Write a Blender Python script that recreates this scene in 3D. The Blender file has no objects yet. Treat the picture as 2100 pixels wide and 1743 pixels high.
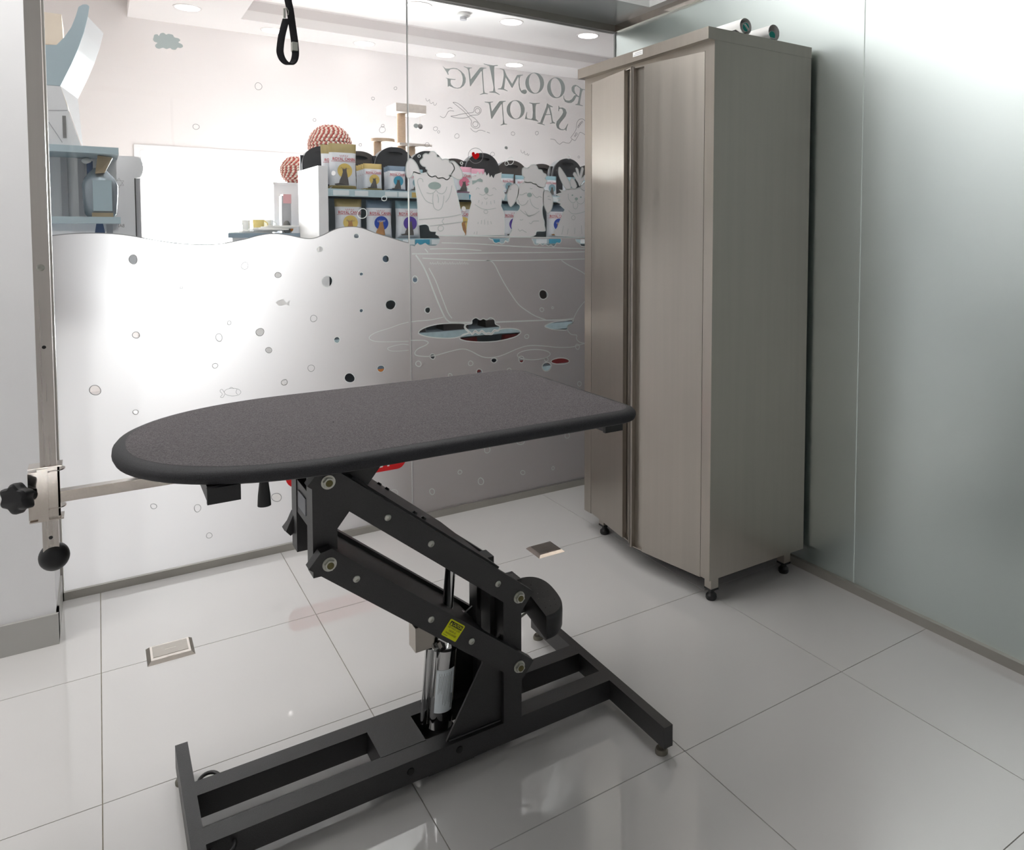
import bpy, bmesh, math, random
from math import sin, cos, pi, radians
from mathutils import Vector, Matrix
from mathutils.geometry import tessellate_polygon
random.seed(7)
scene = bpy.context.scene
COL = scene.collection

# ------------------------------------------------------------------ camera
# room corner (back glass / right glass / floor) is the origin; x runs along the back glass, y into the shop, z up
CAM = Vector((-2.2184, -3.1670, 1.2903))
YAW, PITCH, ROLL = radians(34.1417), radians(2.9168), radians(0.1550)
F_PX, CX, CY, IW, IH = 1527.96, 1236.51, 552.58, 2100, 1743
_w = Vector((sin(YAW) * cos(PITCH), cos(YAW) * cos(PITCH), -sin(PITCH)))
_r = Vector((cos(YAW), -sin(YAW), 0))
_u = _r.cross(_w)
_r, _u = _r * cos(ROLL) + _u * sin(ROLL), -_r * sin(ROLL) + _u * cos(ROLL)
camd = bpy.data.cameras.new('camera')
cam = bpy.data.objects.new('camera', camd)
COL.objects.link(cam)
cam.matrix_world = Matrix(((_r.x, _u.x, -_w.x, CAM.x), (_r.y, _u.y, -_w.y, CAM.y), (_r.z, _u.z, -_w.z, CAM.z), (0, 0, 0, 1)))
camd.sensor_width = 36
camd.sensor_fit = 'HORIZONTAL'
camd.lens = F_PX / IW * 36
camd.shift_x = -(CX - IW / 2) / IW
camd.shift_y = -(IH / 2 - CY) / IW
camd.clip_start = 0.05
scene.camera = cam


def at(px, py, ax, v):
    """world point that a measured image point has on the plane ax = v"""
    d = _r * ((px - CX) / F_PX) - _u * ((py - CY) / F_PX) + _w
    i = 'xyz'.index(ax)
    return CAM + d * ((v - CAM[i]) / d[i])


# ------------------------------------------------------------------ light
world = bpy.data.worlds.new('daylight')
scene.world = world
world.use_nodes = True
bg = world.node_tree.nodes['Background']
bg.inputs[0].default_value = (0.97, 0.985, 1.0, 1)
bg.inputs[1].default_value = 46.0
scene.view_settings.view_transform = 'Standard'
scene.view_settings.look = 'None'
scene.view_settings.gamma = 1
scene.view_settings.exposure = 0.0
scene.view_settings.use_curve_mapping = False
scene.cycles.max_bounces = 14
scene.cycles.transparent_max_bounces = 24
scene.cycles.diffuse_bounces = 6
scene.cycles.glossy_bounces = 6
scene.cycles.transmission_bounces = 8
scene.cycles.sample_clamp_indirect = 6.0
scene.cycles.caustics_reflective = False
scene.cycles.caustics_refractive = False

# shop window opening (far wall y = 4); the portal only guides the daylight sampling and emits nothing
WIN = (-1.955, 0.25, 0.35, 1.985)
pl = bpy.data.lights.new('window_portal', 'AREA')
pl.shape = 'RECTANGLE'
pl.size, pl.size_y = WIN[1] - WIN[0], WIN[3] - WIN[2]
pl.cycles.is_portal = True
po = bpy.data.objects.new('window_portal', pl)
COL.objects.link(po)
po.location = ((WIN[0] + WIN[1]) / 2, 4.06, (WIN[2] + WIN[3]) / 2)
po.rotation_euler = (-pi / 2, 0, 0)

ROOM_LAMP = 4.3     # ceiling panels of the grooming room
SHOP_LAMP = 5.0    # shop downlights

# ------------------------------------------------------------------ materials
M = {}


def lin(c):
    c = c / 255
    return c / 12.92 if c <= 0.04045 else ((c + 0.055) / 1.055) ** 2.4


def rgb(r, g, b):
    return (lin(r), lin(g), lin(b), 1)


def mat(name, col, rough=.5, metal=0, spec=.5, coat=0, noise=None, bump=None, emit=0, aniso=None, coord='Object'):
    """noise = (scale, amount[, stretch xyz]) colour variation; bump = (scale, strength, distance)"""
    m = bpy.data.materials.new(name)
    m.use_nodes = True
    nt = m.node_tree
    p = nt.nodes['Principled BSDF']
    c = rgb(*col)
    p.inputs['Base Color'].default_value = c
    p.inputs['Roughness'].default_value = rough
    p.inputs['Metallic'].default_value = metal
    p.inputs['Specular IOR Level'].default_value = spec
    p.inputs['Coat Weight'].default_value = coat
    if emit:
        p.inputs['Emission Color'].default_value = c
        p.inputs['Emission Strength'].default_value = emit
    if noise or bump:
        tc = nt.nodes.new('ShaderNodeTexCoord')
    if noise:
        mp = nt.nodes.new('ShaderNodeMapping')
        mp.inputs['Scale'].default_value = noise[2] if len(noise) > 2 else (1, 1, 1)
        nt.links.new(tc.outputs[coord], mp.inputs[0])
        n = nt.nodes.new('ShaderNodeTexNoise')
        n.inputs['Scale'].default_value = noise[0]
        n.inputs['Detail'].default_value = 4
        nt.links.new(mp.outputs[0], n.inputs[0])
        r = nt.nodes.new('ShaderNodeValToRGB')
        a = noise[1]
        r.color_ramp.elements[0].position = .3
        r.color_ramp.elements[1].position = .7
        r.color_ramp.elements[0].color = tuple(x * (1 - a) for x in c[:3]) + (1,)
        r.color_ramp.elements[1].color = tuple(min(1, x * (1 + a)) for x in c[:3]) + (1,)
        nt.links.new(n.outputs[0], r.inputs[0])
        nt.links.new(r.outputs[0], p.inputs['Base Color'])
        if aniso:
            rr = nt.nodes.new('ShaderNodeMapRange')
            rr.inputs[1].default_value, rr.inputs[2].default_value = .3, .7
            rr.inputs[3].default_value, rr.inputs[4].default_value = rough - aniso, rough + aniso
            nt.links.new(n.outputs[0], rr.inputs[0])
            nt.links.new(rr.outputs[0], p.inputs['Roughness'])
    if bump:
        n2 = nt.nodes.new('ShaderNodeTexNoise')
        n2.inputs['Scale'].default_value = bump[0]
        n2.inputs['Detail'].default_value = 3
        nt.links.new(tc.outputs[coord], n2.inputs[0])
        b = nt.nodes.new('ShaderNodeBump')
        b.inputs['Strength'].default_value = bump[1]
        b.inputs['Distance'].default_value = bump[2]
        nt.links.new(n2.outputs[0], b.inputs['Height'])
        nt.links.new(b.outputs[0], p.inputs['Normal'])
    M[name] = m
    return m


def film_mat(name, col, trans=.6, clear=0.0, rough_t=None):
    """frosted vinyl: diffuse front + light coming through from behind"""
    m = bpy.data.materials.new(name)
    m.use_nodes = True
    nt = m.node_tree
    nt.nodes.clear()
    out = nt.nodes.new('ShaderNodeOutputMaterial')
    d = nt.nodes.new('ShaderNodeBsdfDiffuse')
    t = nt.nodes.new('ShaderNodeBsdfTranslucent')
    d.inputs[0].default_value = rgb(*col)
    t.inputs[0].default_value = rgb(*col)
    mx = nt.nodes.new('ShaderNodeMixShader')
    mx.inputs[0].default_value = trans
    nt.links.new(d.outputs[0], mx.inputs[1])
    nt.links.new(t.outputs[0], mx.inputs[2])
    last = mx
    if rough_t:
        rf = nt.nodes.new('ShaderNodeBsdfRefraction')
        rf.inputs['Color'].default_value = rgb(*col)
        rf.inputs['Roughness'].default_value = rough_t[1]
        rf.inputs['IOR'].default_value = rough_t[2]
        m3 = nt.nodes.new('ShaderNodeMixShader')
        m3.inputs[0].default_value = rough_t[0]
        nt.links.new(last.outputs[0], m3.inputs[1])
        nt.links.new(rf.outputs[0], m3.inputs[2])
        last = m3
    if clear:
        tr = nt.nodes.new('ShaderNodeBsdfTransparent')
        m2 = nt.nodes.new('ShaderNodeMixShader')
        m2.inputs[0].default_value = clear
        nt.links.new(last.outputs[0], m2.inputs[1])
        nt.links.new(tr.outputs[0], m2.inputs[2])
        last = m2
    g = nt.nodes.new('ShaderNodeBsdfGlossy')
    g.inputs['Roughness'].default_value = .25
    fr = nt.nodes.new('ShaderNodeFresnel')
    fr.inputs[0].default_value = 1.35
    m4 = nt.nodes.new('ShaderNodeMixShader')
    nt.links.new(fr.outputs[0], m4.inputs[0])
    nt.links.new(last.outputs[0], m4.inputs[1])
    nt.links.new(g.outputs[0], m4.inputs[2])
    nt.links.new(m4.outputs[0], out.inputs[0])
    M[name] = m
    return m


def glass_mat(name, tint=(1, 1, 1), ior=1.35):
    m = bpy.data.materials.new(name)
    m.use_nodes = True
    nt = m.node_tree
    nt.nodes.clear()
    out = nt.nodes.new('ShaderNodeOutputMaterial')
    tr = nt.nodes.new('ShaderNodeBsdfTransparent')
    tr.inputs[0].default_value = tint + (1,)
    g = nt.nodes.new('ShaderNodeBsdfGlossy')
    g.inputs['Roughness'].default_value = .0
    fr = nt.nodes.new('ShaderNodeFresnel')
    fr.inputs[0].default_value = ior
    mx = nt.nodes.new('ShaderNodeMixShader')
    nt.links.new(fr.outputs[0], mx.inputs[0])
    nt.links.new(tr.outputs[0], mx.inputs[1])
    nt.links.new(g.outputs[0], mx.inputs[2])
    nt.links.new(mx.outputs[0], out.inputs[0])
    M[name] = m
    return m


mat('wall_paint', (236, 236, 237), .6, noise=(3, .02), bump=(120, .05, .002))
mat('ceiling_paint', (238, 238, 238), .7, noise=(2, .01))
mat('baseboard', (176, 175, 171), .35, noise=(4, .03))
mat('tile', (224, 222, 220), .045, spec=.9, noise=(1.1, .025))
mat('grout', (176, 170, 156), .8, noise=(30, .15))
mat('shop_white', (228, 223, 222), .7, noise=(1.5, .01))
mat('shop_ceiling', (250, 247, 246), .7, noise=(1.5, .01))
mat('shop_floor', (200, 196, 195), .25)
mat('steel_channel', (168, 165, 158), .38, metal=.55, noise=(6, .06))
mat('steel_frame', (196, 190, 184), .3, metal=1, noise=(60, .06, (1, 1, .02)), aniso=.06)
mat('grey_panel', (216, 218, 216), .2, spec=.8, noise=(3, .03))
mat('brushed_steel', (180, 174, 166), .34, metal=1, noise=(40, .03, (1, 1, .03)), aniso=.02)
mat('polished_steel', (216, 208, 200), .12, metal=1, noise=(40, .05, (1, 1, .03)))
mat('chrome', (210, 210, 210), .05, metal=1, noise=(8, .03))
mat('zinc', (190, 190, 182), .3, metal=1, noise=(50, .1))
mat('dull_zinc', (128, 124, 114), .45, metal=.7, noise=(50, .1))
mat('bolt_core', (104, 98, 62), .5, metal=.6, noise=(200, .15))
mat('black_paint', (29, 28, 29), .40, spec=.7, noise=(350, .3), bump=(420, .35, .001))
mat('black_gloss', (17, 17, 18), .25, noise=(60, .1))
mat('rubber_top', (90, 86, 88), .85, spec=.25, noise=(520, .6), bump=(500, .5, .0015))
mat('rubber_edge', (44, 44, 47), .6, spec=.35, noise=(600, .4), bump=(500, .3, .001))
mat('black_plastic', (24, 24, 26), .45, noise=(80, .08))
mat('strap', (35, 33, 38), .8, noise=(400, .25), bump=(600, .4, .0008))
mat('paper', (238, 238, 236), .7, noise=(8, .02))
mat('teal_print', (10, 160, 148), .5, noise=(20, .06))
mat('sticker_yellow', (222, 226, 8), .45, noise=(20, .02))
mat('sticker_ink', (22, 22, 18), .5, noise=(20, .05))
mat('red_vinyl', (214, 10, 20), .35, noise=(10, .02))
mat('vinyl_white', (240, 232, 232), .4, noise=(10, .01))
mat('shelf_white', (236, 236, 238), .4, noise=(3, .02))
mat('shelf_blue', (182, 200, 208), .4, noise=(3, .04))
mat('shelf_grey', (120, 134, 146), .45, noise=(3, .05))
mat('price_rail', (176, 200, 208), .35, noise=(30, .08))
mat('price_white', (226, 234, 238), .5, noise=(30, .03))
mat('carrier_black', (44, 45, 50), .5, noise=(4, .08))
mat('carrier_brown', (74, 68, 66), .5, noise=(4, .08))
mat('carrier_side', (140, 142, 148), .5, noise=(4, .06))
mat('bag_white', (226, 230, 236), .4, noise=(5, .05))
mat('bag_gold', (196, 172, 106), .4, noise=(5, .08))
mat('bag_olive', (166, 150, 100), .4, noise=(6, .1))
mat('bag_blue', (112, 132, 152), .4, noise=(5, .08))
mat('bag_teal', (142, 178, 190), .4, noise=(5, .08))
mat('bag_pink', (226, 166, 186), .4, noise=(5, .06))
mat('bag_dark', (32, 30, 31), .4, noise=(9, .2))
mat('bag_red', (120, 26, 30), .4, noise=(9, .1))
mat('bag_silver', (150, 160, 168), .25, metal=.5, noise=(14, .15))
mat('logo_red', (186, 34, 54), .5, noise=(5, .03))
mat('print_gold', (222, 196, 112), .5, noise=(5, .04))
mat('print_blue', (30, 70, 168), .5, noise=(5, .04))
mat('print_teal', (66, 158, 190), .5, noise=(5, .04))
mat('print_pink', (232, 130, 160), .5, noise=(5, .04))
mat('print_violet', (86, 62, 160), .5, noise=(5, .04))
mat('print_orange', (226, 140, 60), .5, noise=(5, .04))
mat('cat_grey', (96, 92, 90), .7, noise=(40, .2))
mat('cat_ginger', (178, 132, 88), .7, noise=(40, .2))
mat('rope_white', (236, 226, 214), .9, noise=(60, .06))
mat('rope_red', (178, 92, 84), .9, noise=(60, .08))
mat('plush', (214, 204, 196), .95, noise=(40, .05), bump=(200, .4, .003))
mat('sisal', (206, 182, 158), .9, noise=(80, .1, (1, 1, 4)), bump=(160, .4, .003))
mat('counter_blue', (128, 146, 160), .4, noise=(3, .04))
mat('box_pink', (232, 178, 182), .5, noise=(4, .04))
mat('box_grey', (186, 186, 190), .5, noise=(4, .04))
mat('mug_yellow', (226, 206, 132), .4, noise=(6, .05))
mat('ink_grey', (130, 128, 128), .6, noise=(20, .05))
mat('cream_box', (228, 214, 196), .6, noise=(4, .04))
mat('tan_bag', (168, 150, 122), .4, noise=(9, .12))
mat('navy_bag', (62, 88, 128), .4, noise=(9, .12))
mat('lamp_glow', (255, 253, 251), .5, emit=ROOM_LAMP)
mat('downlight_glow', (255, 250, 248), .5, emit=SHOP_LAMP)
film_mat('frost', (226, 222, 223), trans=.82, rough_t=(.09, .95, 1.25))
film_mat('frost_dog', (254, 252, 252), trans=.24, rough_t=(.08, .6, 1.2))
film_mat('dog_line', (216, 222, 220), trans=.25)
film_mat('frost_line', (250, 255, 253), trans=.3)
film_mat('frost_mint', (196, 214, 210), trans=.4)
film_mat('vinyl_grey', (168, 174, 172), trans=.5)
film_mat('vinyl_grey_line', (150, 150, 150), trans=.25)
film_mat('vinyl_red', (206, 22, 26), trans=.3)
glass_mat('glass', (.985, .995, .99))
mat('joint', (226, 228, 226), .25, noise=(6, .03))

# acid-etched glass wall: green-grey body with a soft sheen
m = bpy.data.materials.new('frosted_wall')
m.use_nodes = True
nt = m.node_tree
nt.nodes.clear()
_o = nt.nodes.new('ShaderNodeOutputMaterial')
_d = nt.nodes.new('ShaderNodeBsdfDiffuse')
_d.inputs[0].default_value = rgb(148, 168, 161)
_g = nt.nodes.new('ShaderNodeBsdfGlossy')
_g.inputs[0].default_value = rgb(230, 239, 238)
_g.inputs['Roughness'].default_value = .32
_m = nt.nodes.new('ShaderNodeMixShader')
_m.inputs[0].default_value = .84
nt.links.new(_d.outputs[0], _m.inputs[1])
nt.links.new(_g.outputs[0], _m.inputs[2])
nt.links.new(_m.outputs[0], _o.inputs[0])
M['frosted_wall'] = m
mat('joint_green', (214, 226, 222), .25, noise=(6, .03))


# ------------------------------------------------------------------ building helpers
class MB:
    def __init__(s):
        s.bm = bmesh.new()

    def box(s, x0, x1, y0, y1, z0, z1, mi=0):
        return s.hexa([(x0, y0, z0), (x1, y0, z0), (x1, y1, z0), (x0, y1, z0), (x0, y0, z1), (x1, y0, z1), (x1, y1, z1), (x0, y1, z1)], mi)

    def hexa(s, p, mi=0):
        v = [s.bm.verts.new(q) for q in p]
        for f in ((3, 2, 1, 0), (4, 5, 6, 7), (0, 1, 5, 4), (1, 2, 6, 5), (2, 3, 7, 6), (3, 0, 4, 7)):
            fc = s.bm.faces.new([v[i] for i in f])
            fc.material_index = mi
        return s

    def prism(s, poly, axis, a, b, mi=0):
        """closed 2D polygon extruded along axis from a to b; 'y': poly is (x, z); 'x': (y, z); 'z': (x, y)"""
        def P(q, t):
            return {'y': (q[0], t, q[1]), 'x': (t, q[0], q[1]), 'z': (q[0], q[1], t)}[axis]
        A = [s.bm.verts.new(P(q, a)) for q in poly]
        B = [s.bm.verts.new(P(q, b)) for q in poly]
        n = len(poly)
        for t in tessellate_polygon([[Vector((q[0], q[1], 0)) for q in poly]]):
            for V in (A, B):
                try:
                    s.bm.faces.new([V[i] for i in t]).material_index = mi
                except ValueError:
                    pass
        for i in range(n):
            s.bm.faces.new([A[i], A[(i + 1) % n], B[(i + 1) % n], B[i]]).material_index = mi
        return s

    def cyl(s, p0, p1, r0, r1=None, n=20, mi=0, cap=True):
        p0, p1 = Vector(p0), Vector(p1)
        r1 = r0 if r1 is None else r1
        d = (p1 - p0).normalized()
        a = d.orthogonal().normalized()
        b = d.cross(a)
        A = [s.bm.verts.new(p0 + (a * cos(2 * pi * i / n) + b * sin(2 * pi * i / n)) * r0) for i in range(n)]
        B = [s.bm.verts.new(p1 + (a * cos(2 * pi * i / n) + b * sin(2 * pi * i / n)) * r1) for i in range(n)]
        for i in range(n):
            s.bm.faces.new([A[i], A[(i + 1) % n], B[(i + 1) % n], B[i]]).material_index = mi
        if cap:
            s.bm.faces.new(A[::-1]).material_index = mi
            s.bm.faces.new(B).material_index = mi
        return s

    def lathe(s, prof, origin=(0, 0, 0), axis='z', n=28, mi=0):
        """prof: list of (radius, height)"""
        o = Vector(origin)
        def P(r, h, t):
            c, q = r * cos(t), r * sin(t)
            return o + Vector({'z': (c, q, h), 'x': (h, c, q), 'y': (q, h, c)}[axis])
        rings = []
        for r, h in prof:
            if r < 1e-6:
                rings.append([s.bm.verts.new(P(0, h, 0))])
            else:
                rings.append([s.bm.verts.new(P(r, h, 2 * pi * i / n)) for i in range(n)])
        for A, B in zip(rings, rings[1:]):
            for i in range(n):
                j = (i + 1) % n
                q = [A[i % len(A)], A[j % len(A)], B[j % len(B)], B[i % len(B)]]
                q = list(dict.fromkeys(q))
                if len(q) > 2:
                    s.bm.faces.new(q).material_index = mi
        for R in (rings[0], rings[-1]):
            if len(R) > 2:
                s.bm.faces.new(R).material_index = mi
        return s

    def tube(s, pts, r, n=10, mi=0, closed=False):
        pts = [Vector(p) for p in pts]
        m = len(pts)
        rings = []
        a = None
        for i, p in enumerate(pts):
            d = (pts[(i + 1) % m] - pts[i - 1]) if closed else (pts[min(i + 1, m - 1)] - pts[max(i - 1, 0)])
            d.normalize()
            if a is None:
                a = d.orthogonal().normalized()
            a = (a - d * a.dot(d)).normalized()
            b = d.cross(a)
            rings.append([s.bm.verts.new(p + (a * cos(2 * pi * k / n) + b * sin(2 * pi * k / n)) * r) for k in range(n)])
        for i in range(m if closed else m - 1):
            A, B = rings[i], rings[(i + 1) % m]
            for k in range(n):
                s.bm.faces.new([A[k], A[(k + 1) % n], B[(k + 1) % n], B[k]]).material_index = mi
        if not closed:
            s.bm.faces.new(rings[0][::-1]).material_index = mi
            s.bm.faces.new(rings[-1]).material_index = mi
        return s

    def sphere(s, c, rx, ry=None, rz=None, n=20, m=12, mi=0):
        ry, rz = ry or rx, rz or rx
        k0 = len(s.bm.verts)
        prof = [(sin(pi * i / m), -cos(pi * i / m)) for i in range(m + 1)]
        before = set(s.bm.verts)
        s.lathe([(max(0, r) if 0 < i < m else 0, h) for i, (r, h) in enumerate(prof)], n=n, mi=mi)
        for v in s.bm.verts:
            if v not in before:
                v.co = Vector((c[0] + v.co.x * rx, c[1] + v.co.y * ry, c[2] + v.co.z * rz))
        return s

    def bevel(s, w, seg=2):
        e = [x for x in s.bm.edges if len(x.link_faces) == 2 and x.calc_face_angle(0) > .5]
        bmesh.ops.bevel(s.bm, geom=e, offset=w, segments=seg, profile=.6, affect='EDGES', clamp_overlap=True)
        return s

    def build(s, name, mats, parent=None, origin=None, smooth=False, keep=False):
        """vertices are given in world space; origin = place of the object (or of its thing)"""
        bmesh.ops.recalc_face_normals(s.bm, faces=s.bm.faces)
        root = parent
        while root is not None and root.parent is not None:
            root = root.parent
        o0 = Vector(root.location) if root is not None else Vector(origin or (0, 0, 0))
        for v in s.bm.verts:
            v.co -= o0
        me = bpy.data.meshes.new(name)
        s.bm.to_mesh(me)
        s.bm.free()
        for m in (mats if isinstance(mats, (list, tuple)) else [mats]):
            me.materials.append(M[m])
        if smooth:
            for p in me.polygons:
                p.use_smooth = True
            if smooth != 'all':
                me.set_sharp_from_angle(angle=radians(38))
        o = bpy.data.objects.new(name, me)
        COL.objects.link(o)
        if parent is not None:
            o.parent = parent
        else:
            o.location = o0
        return o


def tag(o, label, cat=None, group=None, kind=None):
    o['label'] = label
    if cat:
        o['category'] = cat
    if group:
        o['group'] = group
    if kind:
        o['kind'] = kind
    return o


def struct(o, label=None):
    o['kind'] = 'structure'
    if label:
        o['label'] = label
    return o


def thing(name, label, cat, loc, group=None):
    o = bpy.data.objects.new(name, None)
    COL.objects.link(o)
    o.location = loc
    o.empty_display_size = .05
    return tag(o, label, cat, group)


def copy_tree(o, loc=None, parent=None, label=None, mats=None):
    c = o.copy()
    COL.objects.link(c)
    c.parent = parent
    if loc is not None:
        c.location = loc
    if label:
        c['label'] = label
    for ch in o.children:
        copy_tree(ch, None, c)
    return c


def smooth_path(pts, n=6, closed=False):
    pts = [Vector((p[0], p[1])) for p in pts]
    m = len(pts)
    out = []
    for i in range(m if closed else m - 1):
        if closed:
            p0, p1, p2, p3 = pts[i - 1], pts[i], pts[(i + 1) % m], pts[(i + 2) % m]
        else:
            p0, p1, p2, p3 = pts[max(i - 1, 0)], pts[i], pts[i + 1], pts[min(i + 2, m - 1)]
        for k in range(n):
            t = k / n
            out.append(.5 * ((2 * p1) + (p2 - p0) * t + (2 * p0 - 5 * p1 + 4 * p2 - p3) * t * t + (3 * p1 - p0 - 3 * p2 + p3) * t ** 3))
    if not closed:
        out.append(pts[-1])
    return out


def flat(name, polys, m, y, parent=None, thick=0, origin=None, mb=None):
    """flat sheet parallel to the back glass (vinyl, print); polys: list of (loops) with loops[0] outer, rest holes, points (x, z)"""
    mb = mb or MB()
    for loops in polys:
        flatp = [Vector((p[0], p[1])) for l in loops for p in l]
        vs = [mb.bm.verts.new((p.x, y, p.y)) for p in flatp]
        for t in tessellate_polygon([[Vector((p[0], p[1], 0)) for p in l] for l in loops]):
            try:
                mb.bm.faces.new([vs[i] for i in t])
            except ValueError:
                pass
        if thick:
            wb = [mb.bm.verts.new((p.x, y + thick, p.y)) for p in flatp]
            k = 0
            for l in loops:
                n = len(l)
                for i in range(n):
                    mb.bm.faces.new([vs[k + i], vs[k + (i + 1) % n], wb[k + (i + 1) % n], wb[k + i]])
                k += n
    if name is None:
        return mb
    if origin is None and parent is None:
        allp = [p for loops in polys for p in loops[0]]
        origin = (sum(p[0] for p in allp) / len(allp), y, min(p[1] for p in allp))
    return mb.build(name, m, parent, origin)


def stroke(mb, pts, w, y, closed=False):
    """ribbon of width w along pts (x, z) on the plane y"""
    pts = [Vector((p[0], p[1])) for p in pts]
    m = len(pts)
    L, R = [], []
    for i, p in enumerate(pts):
        d = (pts[(i + 1) % m] - pts[i - 1]) if closed else (pts[min(i + 1, m - 1)] - pts[max(i - 1, 0)])
        if d.length < 1e-9:
            d = Vector((1, 0))
        d.normalize()
        nrm = Vector((-d.y, d.x)) * w / 2
        L.append(mb.bm.verts.new((p.x + nrm.x, y, p.y + nrm.y)))
        R.append(mb.bm.verts.new((p.x - nrm.x, y, p.y - nrm.y)))
    for i in range(m if closed else m - 1):
        j = (i + 1) % m
        mb.bm.faces.new([L[i], L[j], R[j], R[i]])
    return mb


_text = {}


def text_mesh(body, size=1.0, bold=0.0):
    key = (body, bold)
    if key not in _text:
        cu = bpy.data.curves.new('t', 'FONT')
        cu.body = body
        cu.size = 1
        cu.align_x = 'CENTER'
        cu.align_y = 'CENTER'
        cu.offset = bold
        cu.resolution_u = 3
        ob = bpy.data.objects.new('t', cu)
        COL.objects.link(ob)
        bpy.context.view_layer.update()
        me = bpy.data.meshes.new_from_object(ob.evaluated_get(bpy.context.evaluated_depsgraph_get()))
        vs = [v.co.copy() for v in me.vertices]
        fs = [tuple(p.vertices) for p in me.polygons]
        bpy.data.objects.remove(ob)
        bpy.data.curves.remove(cu)
        bpy.data.meshes.remove(me)
        _text[key] = (vs, fs)
    return _text[key]


def add_text(mb, body, o, ex, ey, size, bold=0.0, fit=None, mi=0):
    """letters laid flat at o with unit axes ex (reading direction) and ey (up); fit = wanted length"""
    vs, fs = text_mesh(body, bold=bold)
    o, ex, ey = Vector(o), Vector(ex), Vector(ey)
    sx = size
    if fit:
        w = max(v.x for v in vs) - min(v.x for v in vs)
        sx = fit / w
    V = [mb.bm.verts.new(o + ex * (v.x * sx) + ey * (v.y * size)) for v in vs]
    for f in fs:
        try:
            mb.bm.faces.new([V[i] for i in f]).material_index = mi
        except ValueError:
            pass
    return mb


def ell(cx, cy, rx, ry=None, n=20, rot=0, wob=0, seed=0):
    ry = rx if ry is None else ry
    rnd = random.Random(seed)
    a1, a2 = rnd.uniform(0, 6.28), rnd.uniform(0, 6.28)
    out = []
    for i in range(n):
        t = 2 * pi * i / n
        k = 1 + wob * (sin(2 * t + a1) + .6 * sin(3 * t + a2))
        x, y = rx * k * cos(t), ry * k * sin(t)
        out.append((cx + x * cos(rot) - y * sin(rot), cy + x * sin(rot) + y * cos(rot)))
    return out


# ================================================================== THE ROOM
GL = 0.0                       # plane of the back glass
TOPZ, CHZ = 2.336, 2.302       # ceiling strip, underside of the top channel
LW_Y, LW_X = -0.331, -2.356    # stub wall at the left: front face, end
RX0, RY0 = -4.3, -4.7          # room limits behind the camera

# floor: bed + one object per tile
floor = MB().box(RX0, .0, RY0, .0, -.06, -.004).build('floor', 'grout')
struct(floor, 'white polished floor tiles with thin beige joints')
T, J = .6, .0012
yy = [0.03] + [-.6016 - .6 * k for k in range(7)]
xx = [.02, -.4424] + [-.4424 - .6 * k for k in range(1, 8)]
_tm = {}
for j in range(len(yy) - 1):
    for i in range(len(xx) - 1):
        x1, x0, y1, y0 = xx[i] - J, xx[i + 1] + J, yy[j] - J, yy[j + 1] + J
        x1, y1 = min(x1, -.001), min(y1, -.001)
        key = (round(x1 - x0, 4), round(y1 - y0, 4))
        if key not in _tm:
            b = MB().box(0, key[0], 0, key[1], -.012, 0).bevel(.0006, 1)
            o = b.build('floor_tile', 'tile', floor)
            _tm[key] = o.data
        else:
            o = bpy.data.objects.new('floor_tile', _tm[key])
            COL.objects.link(o)
            o.parent = floor
        o.location = (x0, y0, 0)

# stub wall at the left, its skirting, the other walls
wl = MB().box(RX0, LW_X, LW_Y, .03, 0, 2.75).build('wall_left', 'wall_paint')
struct(wl, 'plain white stub wall beside the glass partition')
bb = MB().box(RX0, LW_X + .006, LW_Y - .012, LW_Y + .05, 0, .097).box(LW_X - .01, LW_X + .006, LW_Y, -.03, 0, .097).bevel(.002, 1).build('baseboard_left', 'baseboard')
struct(bb, 'grey skirting along the foot of the white wall')
struct(MB().box(RX0 - .1, RX0, RY0, .03, 0, 2.75).build('wall_side', 'wall_paint'))
struct(MB().box(RX0 - .1, .2, RY0 - .1, RY0, 0, 2.75).build('wall_front', 'wall_paint'))

# ceiling: grey strip along the glass, white recess above
REC_Y, REC_X = -.362, -.058
cs = MB().box(RX0, .02, REC_Y, -.0, TOPZ, TOPZ + .05).box(REC_X, .02, RY0, REC_Y, TOPZ, TOPZ + .05).build('ceiling_strip', 'grey_panel')
struct(cs, 'glossy grey ceiling strip above the glass walls')
ce = MB().box(RX0, .1, RY0, .0, 2.72, 2.78).box(RX0, REC_X, REC_Y + .0005, REC_Y + .02, TOPZ + .05, 2.72).box(REC_X + .0005, REC_X + .02, RY0, REC_Y + .0005, TOPZ + .05, 2.72).build('ceiling', 'ceiling_paint')
struct(ce, 'white ceiling recess')
# lamps of this room: flush panels in the recess, above the picture
for k, (x, y) in enumerate([(-1.42, -.88), (-3.34, -.88)]):
    t = thing('ceiling_light_offscreen', 'long ceiling light panel in the white ceiling recess near the glass partition', 'ceiling light', (x, y, 2.69), 'ceiling light panels')
    MB().box(x - .92, x + .92, y - .44, y + .44, 2.69, 2.72).build('frame', 'ceiling_paint', t)
    MB().box(x - .9, x + .9, y - .42, y + .42, 2.684, 2.69).build('diffuser', 'lamp_glow', t)

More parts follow.
